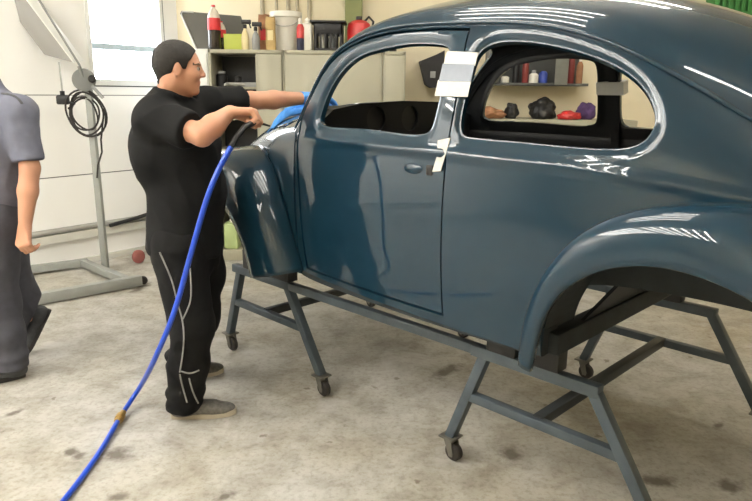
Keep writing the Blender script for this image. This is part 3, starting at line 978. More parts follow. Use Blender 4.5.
def spray(px, Y, body, label, h=.17):
    t = prop('spray_bottle', xat(px, Y), Y, label, 'bottle', group='spray bottles on the cabinet')
    MB().lathe([(.030, 0), (.034, .01), (.034, h * .6), (.026, h * .8), (.013, h * .95), (.013, h)], n=16).build('bottle_body', body, t)
    k = MB().lathe([(.016, h), (.016, h + .03), (.012, h + .034)], n=12)
    k.box((.012, 0, h + .055), (.085, .022, .036), bevel=.006).box((.045, 0, h + .025), (.012, .014, .045), Matrix.Rotation(R(-18), 3, 'Y'), .003)
    k.build('trigger_head', M_BLACK, t)
spray(245.5, 5.92, M_CREAM, 'cream spray bottle with a black trigger right of the yellow green box', .18)
spray(256, 5.90, M_GREYP, 'pale grey spray bottle with a black trigger beside the brown bag', .16)
def bag(px, Y, w, h, material, label, name='paper_bag'):
    t = prop(name, xat(px, Y), Y, label, 'bag')
    bm = MB()
    for i, z in enumerate(np.linspace(0, h, 9)):
        pass
    prof = [(1, 0), (1.02, .25), (.96, .55), (1.0, .8), (.9, 1.)]
    V, n = [], 20
    for s_, zz in prof:
        for i in range(n):
            a = 2 * math.pi * i / n
            ca, sa = math.cos(a), math.sin(a)
            k = 1 / max(abs(ca), abs(sa)) ** .8
            j = 1 + .06 * noise.noise(Vector((ca * 3, sa * 3, zz * 4 + px)))
            V.append((w / 2 * ca * k * s_ * j, w * .32 * sa * k * s_ * j, h * zz + (.012 * noise.noise(Vector((ca * 4, sa * 4, px))) if zz == 1. else 0)))
    F = [(r_ * n + i, r_ * n + (i + 1) % n, (r_ + 1) * n + (i + 1) % n, (r_ + 1) * n + i) for r_ in range(len(prof) - 1) for i in range(n)]
    F += [tuple(range(n))[::-1], tuple((len(prof) - 1) * n + i for i in range(n))]
    mesh_obj('bag_body', V, F, material, t, smooth=True, angle=45)
    MB().box((.0, -w * .34, h * .45), (w * .55, .004, h * .3), bevel=.001).build('printed_patch', M_REDL if material is M_BROWN else M_CREAM, t)
bag(264.5, 6.05, .10, .31, M_BROWN, 'brown paper bag with a red patch left of the white bucket')
bag(271, 5.86, .085, .27, M_TAN, 'tan paper bag standing in front of the white bucket')
t = prop('bucket', xat(286.5, 6.02), 6.02, 'white plastic bucket with a wide rim on the beige cabinet', 'bucket')
MB().lathe([(.095, 0), (.10, .006), (.118, .27), (.122, .275), (.138, .285), (.140, .325), (.134, .33), (.126, .325), (.118, .27), (.09, .02), (.001, .018)], n=32).build('bucket_body', M_WHITEP, t)
hd = [(.139 * math.cos(a), -.139 * math.sin(a) * .9 - .01, .30 - .10 * math.sin(a)) for a in np.linspace(0, math.pi, 20)]
MB().tube(hd, .004, 6).build('handle', M_ALU, t)
t = prop('bottle', xat(300.5, 5.86), 5.86, 'small blue and red bottle between the bucket and the white canister', 'bottle')
MB().lathe([(.030, 0), (.032, .01), (.032, .10)], n=16).build('bottle_body', M_NAVY, t)
MB().lathe([(.0325, .10), (.0325, .19), (.02, .215)], n=16).build('label_band', M_RED, t)
MB().lathe([(.016, .215), (.016, .26), (.012, .264)], n=12).build('cap', M_WHITEP, t)
t = prop('canister', xat(307.5, 5.93), 5.93, 'white plastic canister left of the black crate', 'canister')
MB().box((0, 0, .115), (.085, .14, .23), bevel=.02).build('canister_body', M_WHITEP, t)
MB().lathe([(.024, .225), (.024, .262), (.02, .266)], n=16).build('cap', M_WHITEP, t)
MB().tube([(0, .06, .225), (0, .05, .262), (0, .0, .27), (0, -.02, .24)], .01, 8).build('handle', M_WHITEP, t)
t = prop('crate', xat(329, 6.03), 6.03, 'black plastic crate with a flared rim on the cabinet', 'crate')
b = MB()
for s_ in (-1, 1):
    b.box((s_ * .118, 0, .12), (.014, .24, .24), bevel=.002).box((0, s_ * .113, .19), (.25, .014, .10), bevel=.002)
    b.box((0, s_ * .113, .012), (.25, .014, .03), bevel=.002)
    for k in range(6): b.box((-.11 + .044 * k, s_ * .113, .09), (.02, .012, .14), bevel=.001)
b.box((0, 0, .006), (.25, .24, .012), bevel=.001)
for s_ in (-1, 1): b.box((s_ * .135, 0, .245), (.04, .28, .018), bevel=.003).box((0, s_ * .128, .245), (.30, .04, .018), bevel=.003)
b.build('crate_body', M_BLACK, t)
for k, dx in enumerate((-.05, .03)):
    tag(MB().lathe([(.026, 0), (.028, .01), (.028, .10), (.012, .13), (.012, .15)], (xat(328.5, 6.03) + dx, 6.0, TOP + .012), 14).build('small_bottle', M_GREYP if k else M_WHITEP), 'white bottle inside the black crate' if not k else 'grey bottle inside the black crate', 'bottle', 'bottles in the crate')
t = prop('fuel_can', xat(359, 6.03), 6.03, 'red round fuel can between the black crate and the car roof', 'can')
MB().lathe([(.09, 0), (.10, .01), (.105, .03), (.105, .20), (.095, .24), (.06, .265), (.03, .272)], n=28).build('can_body', M_RED, t)
MB().lathe([(.028, .27), (.028, .30), (.02, .304)], n=14).build('cap', M_BLACK, t)
MB().tube([(.05, 0, .262), (.085, 0, .30), (.125, 0, .26), (.112, 0, .17)], .011, 8).build('handle', M_BLACK, t)
t = prop('tin_can', xat(393, 5.95), 5.95, 'small black tin on the narrow beige cabinet', 'can')
MB().lathe([(.03, 0), (.031, .004), (.031, .085), (.029, .09)], n=16).build('can_body', M_BLACK, t)
MB().lathe([(.026, .088), (.026, .10), (.02, .102)], n=16).build('lid', M_BLACK, t)
t = prop('tool_case', xat(379, 6.0), 6.0, 'flat dark tool case lying on the cabinet behind the car window', 'case')
MB().box((0, 0, .03), (.15, .16, .06), bevel=.01).build('case_body', M_BLACK, t)
MB().box((0, -.082, .04), (.05, .012, .016), bevel=.003).build('latch', M_ALU, t)
# things inside the open cabinet
def shelf_z(z): return z + .0105
sx = -1.26
t = empty('spray_gun', (sx + .0, 5.90, shelf_z(1.545)), R(10), 'silver paint spray gun lying in the open cabinet', 'spray gun')
MB().lathe([(.012, -.08), (.016, -.07), (.016, .06), (.010, .085)], (0, 0, .022), 14, Matrix.Rotation(R(90), 3, 'Y')).build('gun_body', M_ALU, t)
MB().bar((-.05, 0, .022), (-.08, -.08, .016), .022, .018).build('grip', M_ALU, t)
MB().lathe([(.026, 0), (.028, .01), (.028, .05), (.01, .06)], (.03, .03, .035), 16).build('paint_cup', M_BLACK, t)
t = empty('tool_tray', (sx + .085, 6.04, shelf_z(1.545)), R(-6), 'shallow grey tray of tools on the open shelf, right of the spray gun', 'tray')
b = MB().box((0, 0, .004), (.17, .14, .008), bevel=.001)
for s_ in (-1, 1): b.box((0, s_ * .068, .02), (.20, .005, .04), bevel=.001).box((s_ * .098, 0, .02), (.005, .14, .04), bevel=.001)
b.build('tray_body', M_GREYP, t)
t = empty('jar', (sx - .13, 5.98, shelf_z(1.545)), 0, 'dark round jar at the back of the open shelf', 'jar')
MB().lathe([(.05, 0), (.052, .01), (.05, .10), (.035, .115)], n=18).build('jar_body', M_BLACK, t)
MB().lathe([(.036, .114), (.036, .13), (.03, .134)], n=18).build('lid', M_GREYP, t)
gp = at_y((232, 246), 5.86)
t = empty('canister', (gp[0], 5.90, .101), 0, 'pale green canister low in the open cabinet, seen between man and fender', 'canister')
M_PGREEN = mat('pale_green_plastic', (176, 194, 136), .5, var=.05)
MB().box((0, 0, .12), (.13, .16, .24), bevel=.02).build('canister_body', M_PGREEN, t)
MB().lathe([(.022, .235), (.022, .262), (.018, .266)], n=14).build('cap', M_WHITEP, t)

# things on the wall seen through the car
t = empty('wall_dispenser', (.52, 6.54, 1.57), 0, 'black dispenser box hanging on the cream wall, seen through the door window', 'dispenser')
MB().prism([(-.13, .24), (-.07, .03), (-.02, 0), (.10, 0), (.10, .34), (.02, .30)], .20, (0, 0, 0), (1, 0, 0), (0, 0, 1)).build('dispenser_body', M_BLACK, t, smooth=False)
MB().box((-.005, -.203, .12), (.05, .006, .06), bevel=.002).build('window_label', M_GREYP, t)
M_SHELF = mat('dark_shelf_board', (74, 76, 74), .6, var=.08)
ws = empty('wall_shelf', (1.50, 6.55, 1.60), 0, 'dark open wall shelf full of tools, seen through the rear side window', 'shelf')
b = MB()
b.box((0, -.15, .012), (.92, .30, .024), bevel=.002).box((0, -.15, .62), (.92, .30, .024), bevel=.002).box((0, -.01, .31), (.92, .016, .62), bevel=.001)
b.build('shelf_case', M_SHELF, ws)
MB().box((-.42, -.15, .31), (.09, .30, .60), bevel=.002).build('side_panel', M_GREYP if False else mat('grey_side_panel', (98, 102, 108), .5), ws)
MB().box((.20, -.305, .31), (.12, .012, .60), bevel=.003).build('door', mat('grey_green_door', (118, 120, 112), .5), ws)
M_REDS = mat('dull_red_can', (120, 44, 40), .5)
items = [('roll', -.30, M_WHITEP, .04, .06, 'white paper roll at the left end of the wall shelf'), ('spray_can', -.20, M_BLACK, .032, .20, 'black spray can on the wall shelf'), ('spray_can', -.11, M_REDS, .03, .22, 'red spray can on the wall shelf'),
         ('jar', -.03, M_WHITEP, .045, .09, 'white jar on the wall shelf between red can and blue cup'), ('cup', .06, M_BLUE, .04, .11, 'blue cup on the wall shelf'), ('bottle', .32, M_REDS, .03, .26, 'red bottle at the far end of the wall shelf'), ('spray_can', .40, M_BROWN, .03, .2, 'brown can at the far end of the wall shelf')]
for nm, dx, m_, r_, h_, lb in items:
    t = empty(nm, (1.50 + dx, 6.36, 1.6245), 0, lb, {'roll': 'roll', 'cup': 'cup', 'jar': 'jar', 'bottle': 'bottle'}.get(nm, 'can'))
    MB().lathe([(r_ * .95, 0), (r_, .006), (r_, h_ * .8), (r_ * .8, h_ * .9), (r_ * .5, h_)], n=16).build('item_body' if False else nm + '_body', m_, t)
    if nm in ('spray_can', 'bottle', 'jar'):
        MB().lathe([(r_ * .45, h_ - .002), (r_ * .45, h_ + .025), (r_ * .3, h_ + .028)], n=12).build('cap', M_WHITEP if nm != 'jar' else M_GREYP, t)
BZ = 1.30
wb = empty('tool_cabinet', (1.50, 6.24, 0), 0, 'tall beige tool cabinet under the wall shelf with clutter on top', 'cabinet')
MB().box((0, 0, BZ / 2), (1.7, .52, BZ), bevel=.006).build('carcass', M_CAB, wb)
for k in range(3):
    d = MB().box((-.56 + .56 * k, -.268, BZ / 2 + .03), (.54, .016, BZ - .16), bevel=.004).build('door', M_CAB, wb)
    MB().box((-.36 + .56 * k, -.282, .8), (.016, .014, .12), bevel=.003).build('handle', M_ALU, d)
def lump(name, x, y, z, r, material, label, cat, seed):
    bm = bmesh.new(); bmesh.ops.create_icosphere(bm, subdivisions=4, radius=1)
    for v in bm.verts:
        n = noise.noise(v.co * 1.7 + Vector((seed, 0, 0))) * .28 + noise.noise(v.co * 4 + Vector((0, seed, 0))) * .12
        v.co = v.co * (1 + n); v.co = Vector((v.co.x * r[0], v.co.y * r[1], max(v.co.z, -.7) * r[2] + .7 * r[2]))
    me = bpy.data.meshes.new(name); bm.to_mesh(me); bm.free(); me.materials.append(material)
    me.polygons.foreach_set('use_smooth', [True] * len(me.polygons))
    o = link(bpy.data.objects.new(name, me)); o.location = (x, y, z)
    return tag(o, label, cat)
M_PURP = mat('purple_cloth', (80, 56, 100), .8)
lump('tool_bag', 1.02, 6.14, BZ, (.15, .10, .06), M_BROWN, 'flat brown tool bag at the near end of the tool cabinet', 'bag', 1.)
lump('glove', 1.24, 6.16, BZ, (.06, .06, .085), M_BLACK, 'black glove bundle standing on the tool cabinet', 'glove', 2.)
lump('vacuum_cleaner', 1.53, 6.20, BZ, (.13, .12, .11), M_BLACK, 'black hand vacuum on the tool cabinet under the blue cup', 'vacuum', 3.)
lump('rag', 1.75, 6.06, BZ, (.10, .08, .045), M_RED, 'red rag lying on the tool cabinet', 'rag', 4.)
lump('rag', 1.93, 6.16, BZ, (.085, .08, .09), M_PURP, 'purple rag heaped beside the red one', 'rag', 5.)

# ledge high on the back wall with a green crate
tag(MB().box((3.9, 6.45, 2.20), (3.2, .20, .10), bevel=.004).build('trim_2', M_WALLC, smooth=False), kind='structure')
t = empty('storage_crate', (3.36, 6.45, 2.25), 0, 'green slatted crate on the high ledge above the car roof', 'crate')
M_GREEN = mat('green_plastic', (62, 128, 66), .5, var=.1)
b = MB()
for s_ in (-1, 1):
    for k in range(9): b.box((-.24 + .06 * k, s_ * .085, .15), (.034, .012, .30), bevel=.002)
    b.box((0, s_ * .085, .02), (.54, .014, .04), bevel=.002).box((s_ * .262, 0, .15), (.014, .18, .30), bevel=.002)
b.box((0, 0, .008), (.53, .17, .016), bevel=.001)
b.build('crate_body', M_GREEN, t)
b = MB()
for s_ in (-1, 1): b.box((0, s_ * .086, .31), (.56, .022, .03), bevel=.003).box((s_ * .265, 0, .31), (.022, .19, .03), bevel=.003)
b.build('rim', M_GREEN, t)

# ------------------------------------------------ paint-drying lamp on its stand
M_LAMPG = mat('lamp_shaded_side', (150, 149, 146), .5, var=.02)  # grey carries the shade on the side turned from the lights
M_STAND = mat('stand_grey_paint', (146, 149, 145), .5, var=.06)
M_DISC = mat('grey_pivot_metal', (120, 122, 120), .5, var=.08)
pb = on_floor((106, 272)); PY = pb[1]
stand = empty('drying_lamp', (pb[0], pb[1], 0), 0, 'grey wheeled drying lamp stand with white panel head by the white wall', 'lamp')
inv = Matrix.Translation((-pb[0], -pb[1], 0))
def st(mb, name, material, parent=stand, smooth=True):
    o = mb.build(name, material, None, smooth); o.data.transform(inv); o.parent = parent; return o
top = at_y((87, 90), PY); top = P(pb[0] + .0, pb[1], top[2])
pole_top = at_y((88, 84), PY)
st(MB().bar((pb[0], pb[1], .03), tuple(pole_top), .05, .05, (0, 1, 0)), 'pole', M_STAND)
# base: two long bars joined by a cross bar
f0, f1 = on_floor((8, 304), .05), on_floor((141, 280), .05)
r0, r1 = on_floor((10, 272), .05), on_floor((88, 262), .05)
cx1 = on_floor((128, 281), .05); cx0 = on_floor((84, 263), .05)
st(MB().bar(tuple(f0), tuple(f1), .06, .08), 'front_bar', M_STAND)
st(MB().bar(tuple(r0), tuple(r1), .06, .06), 'rear_bar', M_STAND)
st(MB().bar(tuple(cx0), tuple(cx1), .06, .06), 'cross_bar', M_STAND)
M_REDW = mat('dull_red_wheel', (150, 88, 84), .6)
for p_ in (f0, f1, r0):
    st(MB().lathe([(.006, -.012), (.028, -.012), (.034, -.006), (.034, .006), (.028, .012), (.006, .012)], (p_[0], p_[1] + .05, .034), 18, Matrix.Rotation(R(90), 3, 'X')), 'caster_wheel', M_RUBBER)
# pivot disc and lever
dc = at_y((84, 80), PY - .06)
v = (P(CAM) - dc); v[2] = 0; v /= np.linalg.norm(v)
q = Vector(v).to_track_quat('Z', 'Y').to_matrix()
st(MB().lathe([(.0, -.02), (.085, -.02), (.088, -.014), (.088, .014), (.085, .02), (.0, .02)], tuple(dc), 28, q), 'pivot_disc', M_DISC)
kn = at_y((92, 79), PY - .10)
st(MB().lathe([(.0, -.03), (.028, -.03), (.030, .02), (.02, .03), (0, .03)], tuple(kn), 16, q), 'knob', M_BLACK)
st(MB().bar(tuple(at_y((92, 86), PY - .08)), tuple(at_y((103, 98), PY - .08)), .022, .022), 'lever', M_DISC)
# head: long shallow box rising up to the picture edge
ha = at_y((74, 64), PY - .05); hb = at_y((24, -3), PY - .02)
d = Vector(hb - ha).normalized()
tc_ = Vector(P(CAM) - ha); tc_ = (tc_ - d * tc_.dot(d)).normalized()
e_ = d.cross(tc_).normalized()
if e_.x > 0: e_ = -e_
gn_ = (tc_ * .80 + e_ * .60).normalized(); wn_ = (tc_ * .60 - e_ * .80).normalized()
rm = Matrix((d, wn_, d.cross(wn_))).transposed()
Lh = 1.35
# the shared long edge of the two faces passes through ha
hc = Vector(ha) + d * (Lh / 2) - gn_ * .06 - wn_ * .09
def slant(mb, c_):
    # the lower end of the head is cut at an angle
    for v_ in mb.bm.verts:
        q_ = v_.co - c_
        if q_.dot(d) < 0: v_.co += d * (.10 - q_.dot(wn_)) * 1.1
    return mb
st(slant(MB().box(tuple(hc), (Lh, .18, .12), rm, .008), hc), 'lamp_head', M_LAMPG)
st(slant(MB().box(tuple(hc + wn_ * .092), (Lh - .01, .012, .118), rm, .003), hc), 'lamp_bright_side', M_WHITEM)  # side facing the lights, coloured paler than the shaded head
st(MB().bar(tuple(at_y((79, 66), PY - .10)), tuple(dc), .022, .022), 'neck', M_DISC)
st(MB().bar(tuple(at_y((80, 66), PY - .10)), tuple(at_y((34, -8), PY - .10)), .012, .016), 'head_bracket', M_DISC)
# coiled cable hanging below the disc
cc = at_y((85, 114), PY - .05)
pts = []
for i in range(150):
    a = 2 * math.pi * i / 30 + .5
    rr = .135 + .028 * math.sin(i * .053 + 1) + .010 * math.cos(i * .17)
    p_ = P(cc) + P(rr * .92 * math.cos(a), .02 * math.sin(i * .5) - .015 + .0005 * i, rr * 1.15 * math.sin(a) - .01 * math.cos(i * .21))
    pts.append(tuple(p_))
for px in ((101, 140), (102, 152), (98, 165), (97, 178)):
    pts.append(tuple(at_y(px, PY - .04)))
st(MB().tube(pts, .0075, 7), 'cable', M_RUBBER)
pl = at_y((63, 100), PY - .05)
pg = MB().box(tuple(pl), (.09, .06, .07), bevel=.012).cyl(tuple(P(pl) + P(0, 0, .03)), tuple(P(pl) + P(0, 0, .07)), .018)
pg.tube([tuple(P(pl) + P(.03, 0, -.01)), tuple(P(pl) + P(.09, 0, -.03)), tuple(P(cc) + P(-.13, 0, .04))], .009, 7)
st(pg, 'plug', M_BLACK)
st(MB().tube([tuple(at_y((59, 62), PY - .06)), tuple(at_y((61, 80), PY - .06)), tuple(P(pl) + P(0, 0, .06))], .007, 7), 'hanging_cord', M_ALU)
# dull red reel wheel against the wall foot
rwp = on_floor((139, 263))
t = empty('wheel', (rwp[0], rwp[1], 0), 0, 'small dull red wheel leaning at the foot of the white wall, behind the man', 'wheel')
wd = Vector((DW[1], -DW[0], .12)).normalized(); q = wd.to_track_quat('Z', 'Y').to_matrix()
MB().lathe([(.03, -.016), (.052, -.016), (.06, -.010), (.06, .010), (.052, .016), (.03, .016)], (0, 0, .0605), 24, q).build('tyre', M_REDW, t)
MB().lathe([(.0, -.01), (.032, -.01), (.034, 0), (.032, .01), (.0, .01)], (0, 0, .0605), 20, q).build('hub', M_GREYP, t)
# =================================================================== PEOPLE
class Field:
    """distance field of smoothly joined tapered limbs, turned into one skin"""
    def __init__(s, lo, hi, h):
        s.h = h; s.lo = P(lo)
        s.n = (np.ceil((P(hi) - s.lo) / h)).astype(int) + 1
        s.d = np.full(tuple(s.n), .2, np.float32)
    def _sub(s, lo, hi, m):
        a = np.clip(np.floor((P(lo) - m - s.lo) / s.h).astype(int), 0, s.n - 1)
        b = np.clip(np.ceil((P(hi) + m - s.lo) / s.h).astype(int) + 1, 1, s.n)
        sl = tuple(slice(i, j) for i, j in zip(a, b))
        g = np.meshgrid(*[s.lo[k] + s.h * np.arange(a[k], b[k]) for k in range(3)], indexing='ij')
        return sl, np.stack(g, -1)
    def _join(s, sl, e, k):
        d = s.d[sl]
        if k > 0:
            t = np.maximum(k - np.abs(d - e), 0) / k
            s.d[sl] = np.minimum(d, e) - t * t * k * .25
        else:
            s.d[sl] = np.minimum(d, e)
    def cone(s, a, b, ra, rb, k=.02):
        a, b = P(a), P(b); r = max(ra, rb)
        sl, p = s._sub(np.minimum(a, b) - r, np.maximum(a, b) + r, k + .02)
        ab = b - a; t = np.clip(((p - a) @ ab) / (ab @ ab + 1e-12), 0, 1)
        e = np.linalg.norm(p - a - t[..., None] * ab, axis=-1) - (ra + (rb - ra) * t)
        s._join(sl, e.astype(np.float32), k); return s
    def chain(s, pts, rs, k=.02):
        for a, b, x, y in zip(pts, pts[1:], rs, rs[1:]): s.cone(a, b, x, y, k)
        return s
    def _ell(s, c, r, rot, k):
        c, r = P(c), P(r); m = r.max()
        sl, p = s._sub(c - m, c + m, k + .02)
        q = (p - c) @ (P(rot) if rot is not None else np.eye(3))       # columns of rot: local axes
        k0 = np.linalg.norm(q / r, axis=-1); k1 = np.linalg.norm(q / r ** 2, axis=-1) + 1e-9
        return sl, (k0 * (k0 - 1) / k1).astype(np.float32)
    def ell(s, c, r, rot=None, k=.02):
        sl, e = s._ell(c, r, rot, k); s._join(sl, e, k); return s
    def carve(s, c, r, rot=None, k=.01):
        sl, e = s._ell(c, r, rot, k); d = s.d[sl]; e = -e
        t = np.maximum(k - np.abs(d - e), 0) / max(k, 1e-6); s.d[sl] = np.maximum(d, e) + t * t * k * .25; return s
    def half(s, p0, n):
        """keep the side the normal points away from"""
        n = P(n) / np.linalg.norm(n)
        g = np.meshgrid(*[s.lo[k] + s.h * np.arange(s.n[k]) for k in range(3)], indexing='ij', sparse=True)
        e = sum((g[k] - p0[k]) * n[k] for k in range(3))
        s.d = np.maximum(s.d, e.astype(np.float32)); return s
    def skin(s, name, material, parent, fn=None, smooth=1, inv=None):
        d = s.d; ins = d < 0
        c = ins[:-1, :-1, :-1].astype(np.int8)
        tot = np.zeros_like(c)
        cr = [(i, j, k) for i in (0, 1) for j in (0, 1) for k in (0, 1)]
        nx, ny, nz = d.shape
        def cor(A, o): return A[o[0]:nx - 1 + o[0], o[1]:ny - 1 + o[1], o[2]:nz - 1 + o[2]]
        for o in cr: tot += cor(ins, o)
        cell = (tot > 0) & (tot < 8)
        idx = np.argwhere(cell)
        num = -np.ones(cell.shape, np.int64); num[cell] = np.arange(len(idx))
        acc = np.zeros((len(idx), 3)); cnt = np.zeros(len(idx))
        vals = {o: d[idx[:, 0] + o[0], idx[:, 1] + o[1], idx[:, 2] + o[2]].astype(float) for o in cr}
        for o in cr:
            for ax in range(3):
                if o[ax]: continue
                q = list(o); q[ax] = 1; q = tuple(q)
                a, b = vals[o], vals[q]; m = (a < 0) != (b < 0)
                t = np.where(m, a / np.where(m, a - b, 1), 0)
                pt = np.tile(P(o), (len(idx), 1)); pt[:, ax] = t
                acc[m] += pt[m]; cnt[m] += 1
        V = s.lo + s.h * (idx + acc / cnt[:, None])
        F = []
        for ax in range(3):
            u, v = (ax + 1) % 3, (ax + 2) % 3
            sl0 = [slice(None)] * 3; sl1 = [slice(None)] * 3
            sl0[ax] = slice(0, -1); sl1[ax] = slice(1, None)
            A = ins[tuple(sl0)]; B = ins[tuple(sl1)]
            e = np.argwhere(A != B)
            ok = (e[:, u] > 0) & (e[:, v] > 0) & (e[:, u] < d.shape[u] - 1) & (e[:, v] < d.shape[v] - 1)
            e = e[ok]; fl = A[tuple(e.T)]
            def nb(du, dv):
                q = e.copy(); q[:, u] -= du; q[:, v] -= dv; return num[tuple(q.T)]
            quad = np.stack([nb(1, 1), nb(0, 1), nb(0, 0), nb(1, 0)], -1)
            quad[~fl] = quad[~fl][:, ::-1]
            F.append(quad)
        F = np.concatenate(F); F = F[(F >= 0).all(1)]
        for _ in range(smooth):
            S = np.zeros_like(V); c_ = np.zeros(len(V))
            for i in range(4):
                np.add.at(S, F[:, i], V[F[:, (i + 1) % 4]]); np.add.at(c_, F[:, i], 1)
                np.add.at(S, F[:, i], V[F[:, (i + 3) % 4]]); np.add.at(c_, F[:, i], 1)
            V = V * .4 + .6 * S / c_[:, None]
        if fn is not None: V = fn(V, F)
        off = P(inv) if inv is not None else 0
        me = bpy.data.meshes.new(name)
        W = V - off
        me.vertices.add(len(W)); me.vertices.foreach_set('co', W.ravel())
        me.loops.add(F.size); me.loops.foreach_set('vertex_index', F.ravel().astype(np.int32))
        me.polygons.add(len(F)); me.polygons.foreach_set('loop_start', np.arange(0, F.size, 4, dtype=np.int32))
        try: me.polygons.foreach_set('loop_total', np.full(len(F), 4, dtype=np.int32))
        except Exception: pass
        me.update(); me.validate()
        me.polygons.foreach_set('use_smooth', [True] * len(me.polygons))
        for m_ in (material if isinstance(material, list) else [material]): me.materials.append(m_)
        o = link(bpy.data.objects.new(name, me), parent)
        return o

def creases(amp, freq, stretch=(1, 1, 1), seed=0.):
    """cloth folds pushed along the surface normals"""
    st_ = P(stretch)
    def fn(V, F):
        n = np.zeros_like(V)
        f = np.cross(V[F[:, 2]] - V[F[:, 0]], V[F[:, 3]] - V[F[:, 1]])
        for i in range(4): np.add.at(n, F[:, i], f)
        n /= np.linalg.norm(n, axis=1)[:, None] + 1e-12
        q = V * st_ * freq
        d = np.array([1 - 2.2 * abs(noise.noise(Vector(p) + Vector((seed, seed, 0)))) + .4 * noise.noise(Vector(p) * 2.3) for p in q])
        return V + n * (d * amp)[:, None]
    return fn

def unit(v): v = P(v); return v / np.linalg.norm(v)
def frame(f, u):
    f = unit(f); l = unit(np.cross(P(u), f)); return f, l, np.cross(f, l)

def hand(F, wrist, h, n, lat, curl, size=1., grow=0., thumb=(40, 30), spread=.0, palm=.085):
    """palm, four unequal fingers and a thumb. h: wrist->knuckles, n: palm side, lat: towards the thumb"""
    h, n, lat = unit(h), unit(n), unit(lat)
    S = size
    for i, o in enumerate((.030, .010, -.010, -.029)):
        k = wrist + h * (palm - .006 * abs(i - 1)) * S + lat * o * S
        F.cone(wrist + lat * o * .55 * S + h * .008, k, .0155 * S + grow, .0125 * S + grow, .012)
    tipw = []
    for i, (o, L) in enumerate(((.031, .92), (.0105, 1.0), (-.0105, .95), (-.030, .77))):
        p = wrist + h * (palm - .006 * abs(i - 1)) * S + lat * o * S
        a = 0
        for j, (ln, r0, r1) in enumerate(((.042, .0110, .0098), (.026, .0098, .0088), (.021, .0088, .0072))):
            a += curl[j]
            d = math.cos(R(a)) * h + math.sin(R(a)) * n + lat * (spread * (1.5 - i)) * (j == 0)
            q = p + d * ln * L * S
            F.cone(p, q, r0 * S + grow, r1 * S + grow, .004)
            p = q
    b = wrist + h * .022 * S + lat * .024 * S + n * .008 * S
    d0 = unit(h * math.cos(R(thumb[0])) + lat * math.sin(R(thumb[0])) + n * .35)
    m = b + d0 * .040 * S
    d1 = unit(h * math.cos(R(thumb[1])) + lat * math.sin(R(thumb[1])) + n * .6)
    e = m + d1 * .030 * S; d2 = unit(d1 + h * .2 - lat * .35)
    F.cone(b, m, .016 * S + grow, .0125 * S + grow, .010); F.cone(m, e, .0125 * S + grow, .0105 * S + grow, .004); F.cone(e, e + d2 * .024 * S, .0105 * S + grow, .0085 * S + grow, .004)

def head(F, c, f, u, S=1.):
    f, l, u = frame(f, u); rot = np.stack([f, l, u], -1)
    at = lambda x, y, z: c + (f * x + l * y + u * z) * S
    F.ell(at(-.012, 0, .035), P(.100, .077, .088) * S, rot, .01)
    F.ell(at(.042, 0, -.012), P(.056, .060, .088) * S, rot, .02)
    F.cone(at(-.002, 0, -.052), at(.058, 0, -.086), .052 * S, .030 * S, .025)
    F.ell(at(.073, 0, -.098), P(.020, .023, .017) * S, rot, .015)
    F.ell(at(.084, 0, .026), P(.013, .050, .010) * S, rot, .015)
    for s_ in (-1, 1):
        F.ell(at(.062, s_ * .040, -.020), P(.026, .022, .024) * S, rot, .02)
        F.carve(at(.101, s_ * .033, .006), P(.014, .018, .011) * S, rot, .012)
        F.ell(at(-.004, s_ * .079, -.006), P(.019, .009, .030) * S, rot, .006)
        F.carve(at(.001, s_ * .089, -.002), P(.010, .007, .017) * S, rot, .005)
    F.cone(at(.092, 0, .018), at(.114, 0, -.020), .0085 * S, .0115 * S, .010)
    for s_ in (-1, 1): F.ell(at(.104, s_ * .011, -.026), P(.011, .009, .008) * S, rot, .006)
    F.ell(at(.090, 0, -.054), P(.010, .025, .007) * S, rot, .006)
    F.ell(at(.088, 0, -.066), P(.010, .022, .007) * S, rot, .006)
    return at, rot

M_SKIN = mat('skin', (192, 142, 116), .5, var=.05, scale=14)
M_SKIN.node_tree.nodes['Principled BSDF'].inputs['Subsurface Weight'].default_value = .06
M_BROW = mat('eyebrow_hair', (84, 62, 50), .8)
M_LIP = mat('lips', (192, 138, 118), .5)
M_HAIR = mat('short_black_hair', (30, 27, 25), .75, var=.35, scale=90, bump=.4)
M_SHIRTB = mat('black_cotton', (17, 18, 20), .85, var=.12, scale=30, spec=.25)
M_TROUB = mat('black_work_cloth', (17, 17, 19), .85, var=.15, scale=26, spec=.25)
M_PIPE = mat('grey_reflective_piping', (138, 138, 138), .6)
M_SHOE = mat('grey_knit_shoe', (96, 94, 90), .8, var=.3, scale=60)
M_SOLE = mat('pale_shoe_sole', (172, 164, 148), .7, var=.1)
M_GLOVE = mat('blue_nitrile', (58, 128, 206), .45, var=.06)
M_SHIRTG = mat('grey_blue_cotton', (104, 107, 122), .85, var=.08, scale=25)
M_TROUG = mat('dark_grey_work_cloth', (70, 71, 80), .85, var=.12, scale=25)
M_SHOED = mat('dark_grey_shoe', (66, 68, 72), .7, var=.2, scale=40)
M_EYE = mat('eye_white', (150, 138, 128), .3)
M_IRIS = mat('brown_iris', (50, 34, 26), .2)
M_SOLED = mat('dark_sole', (56, 54, 54), .8)

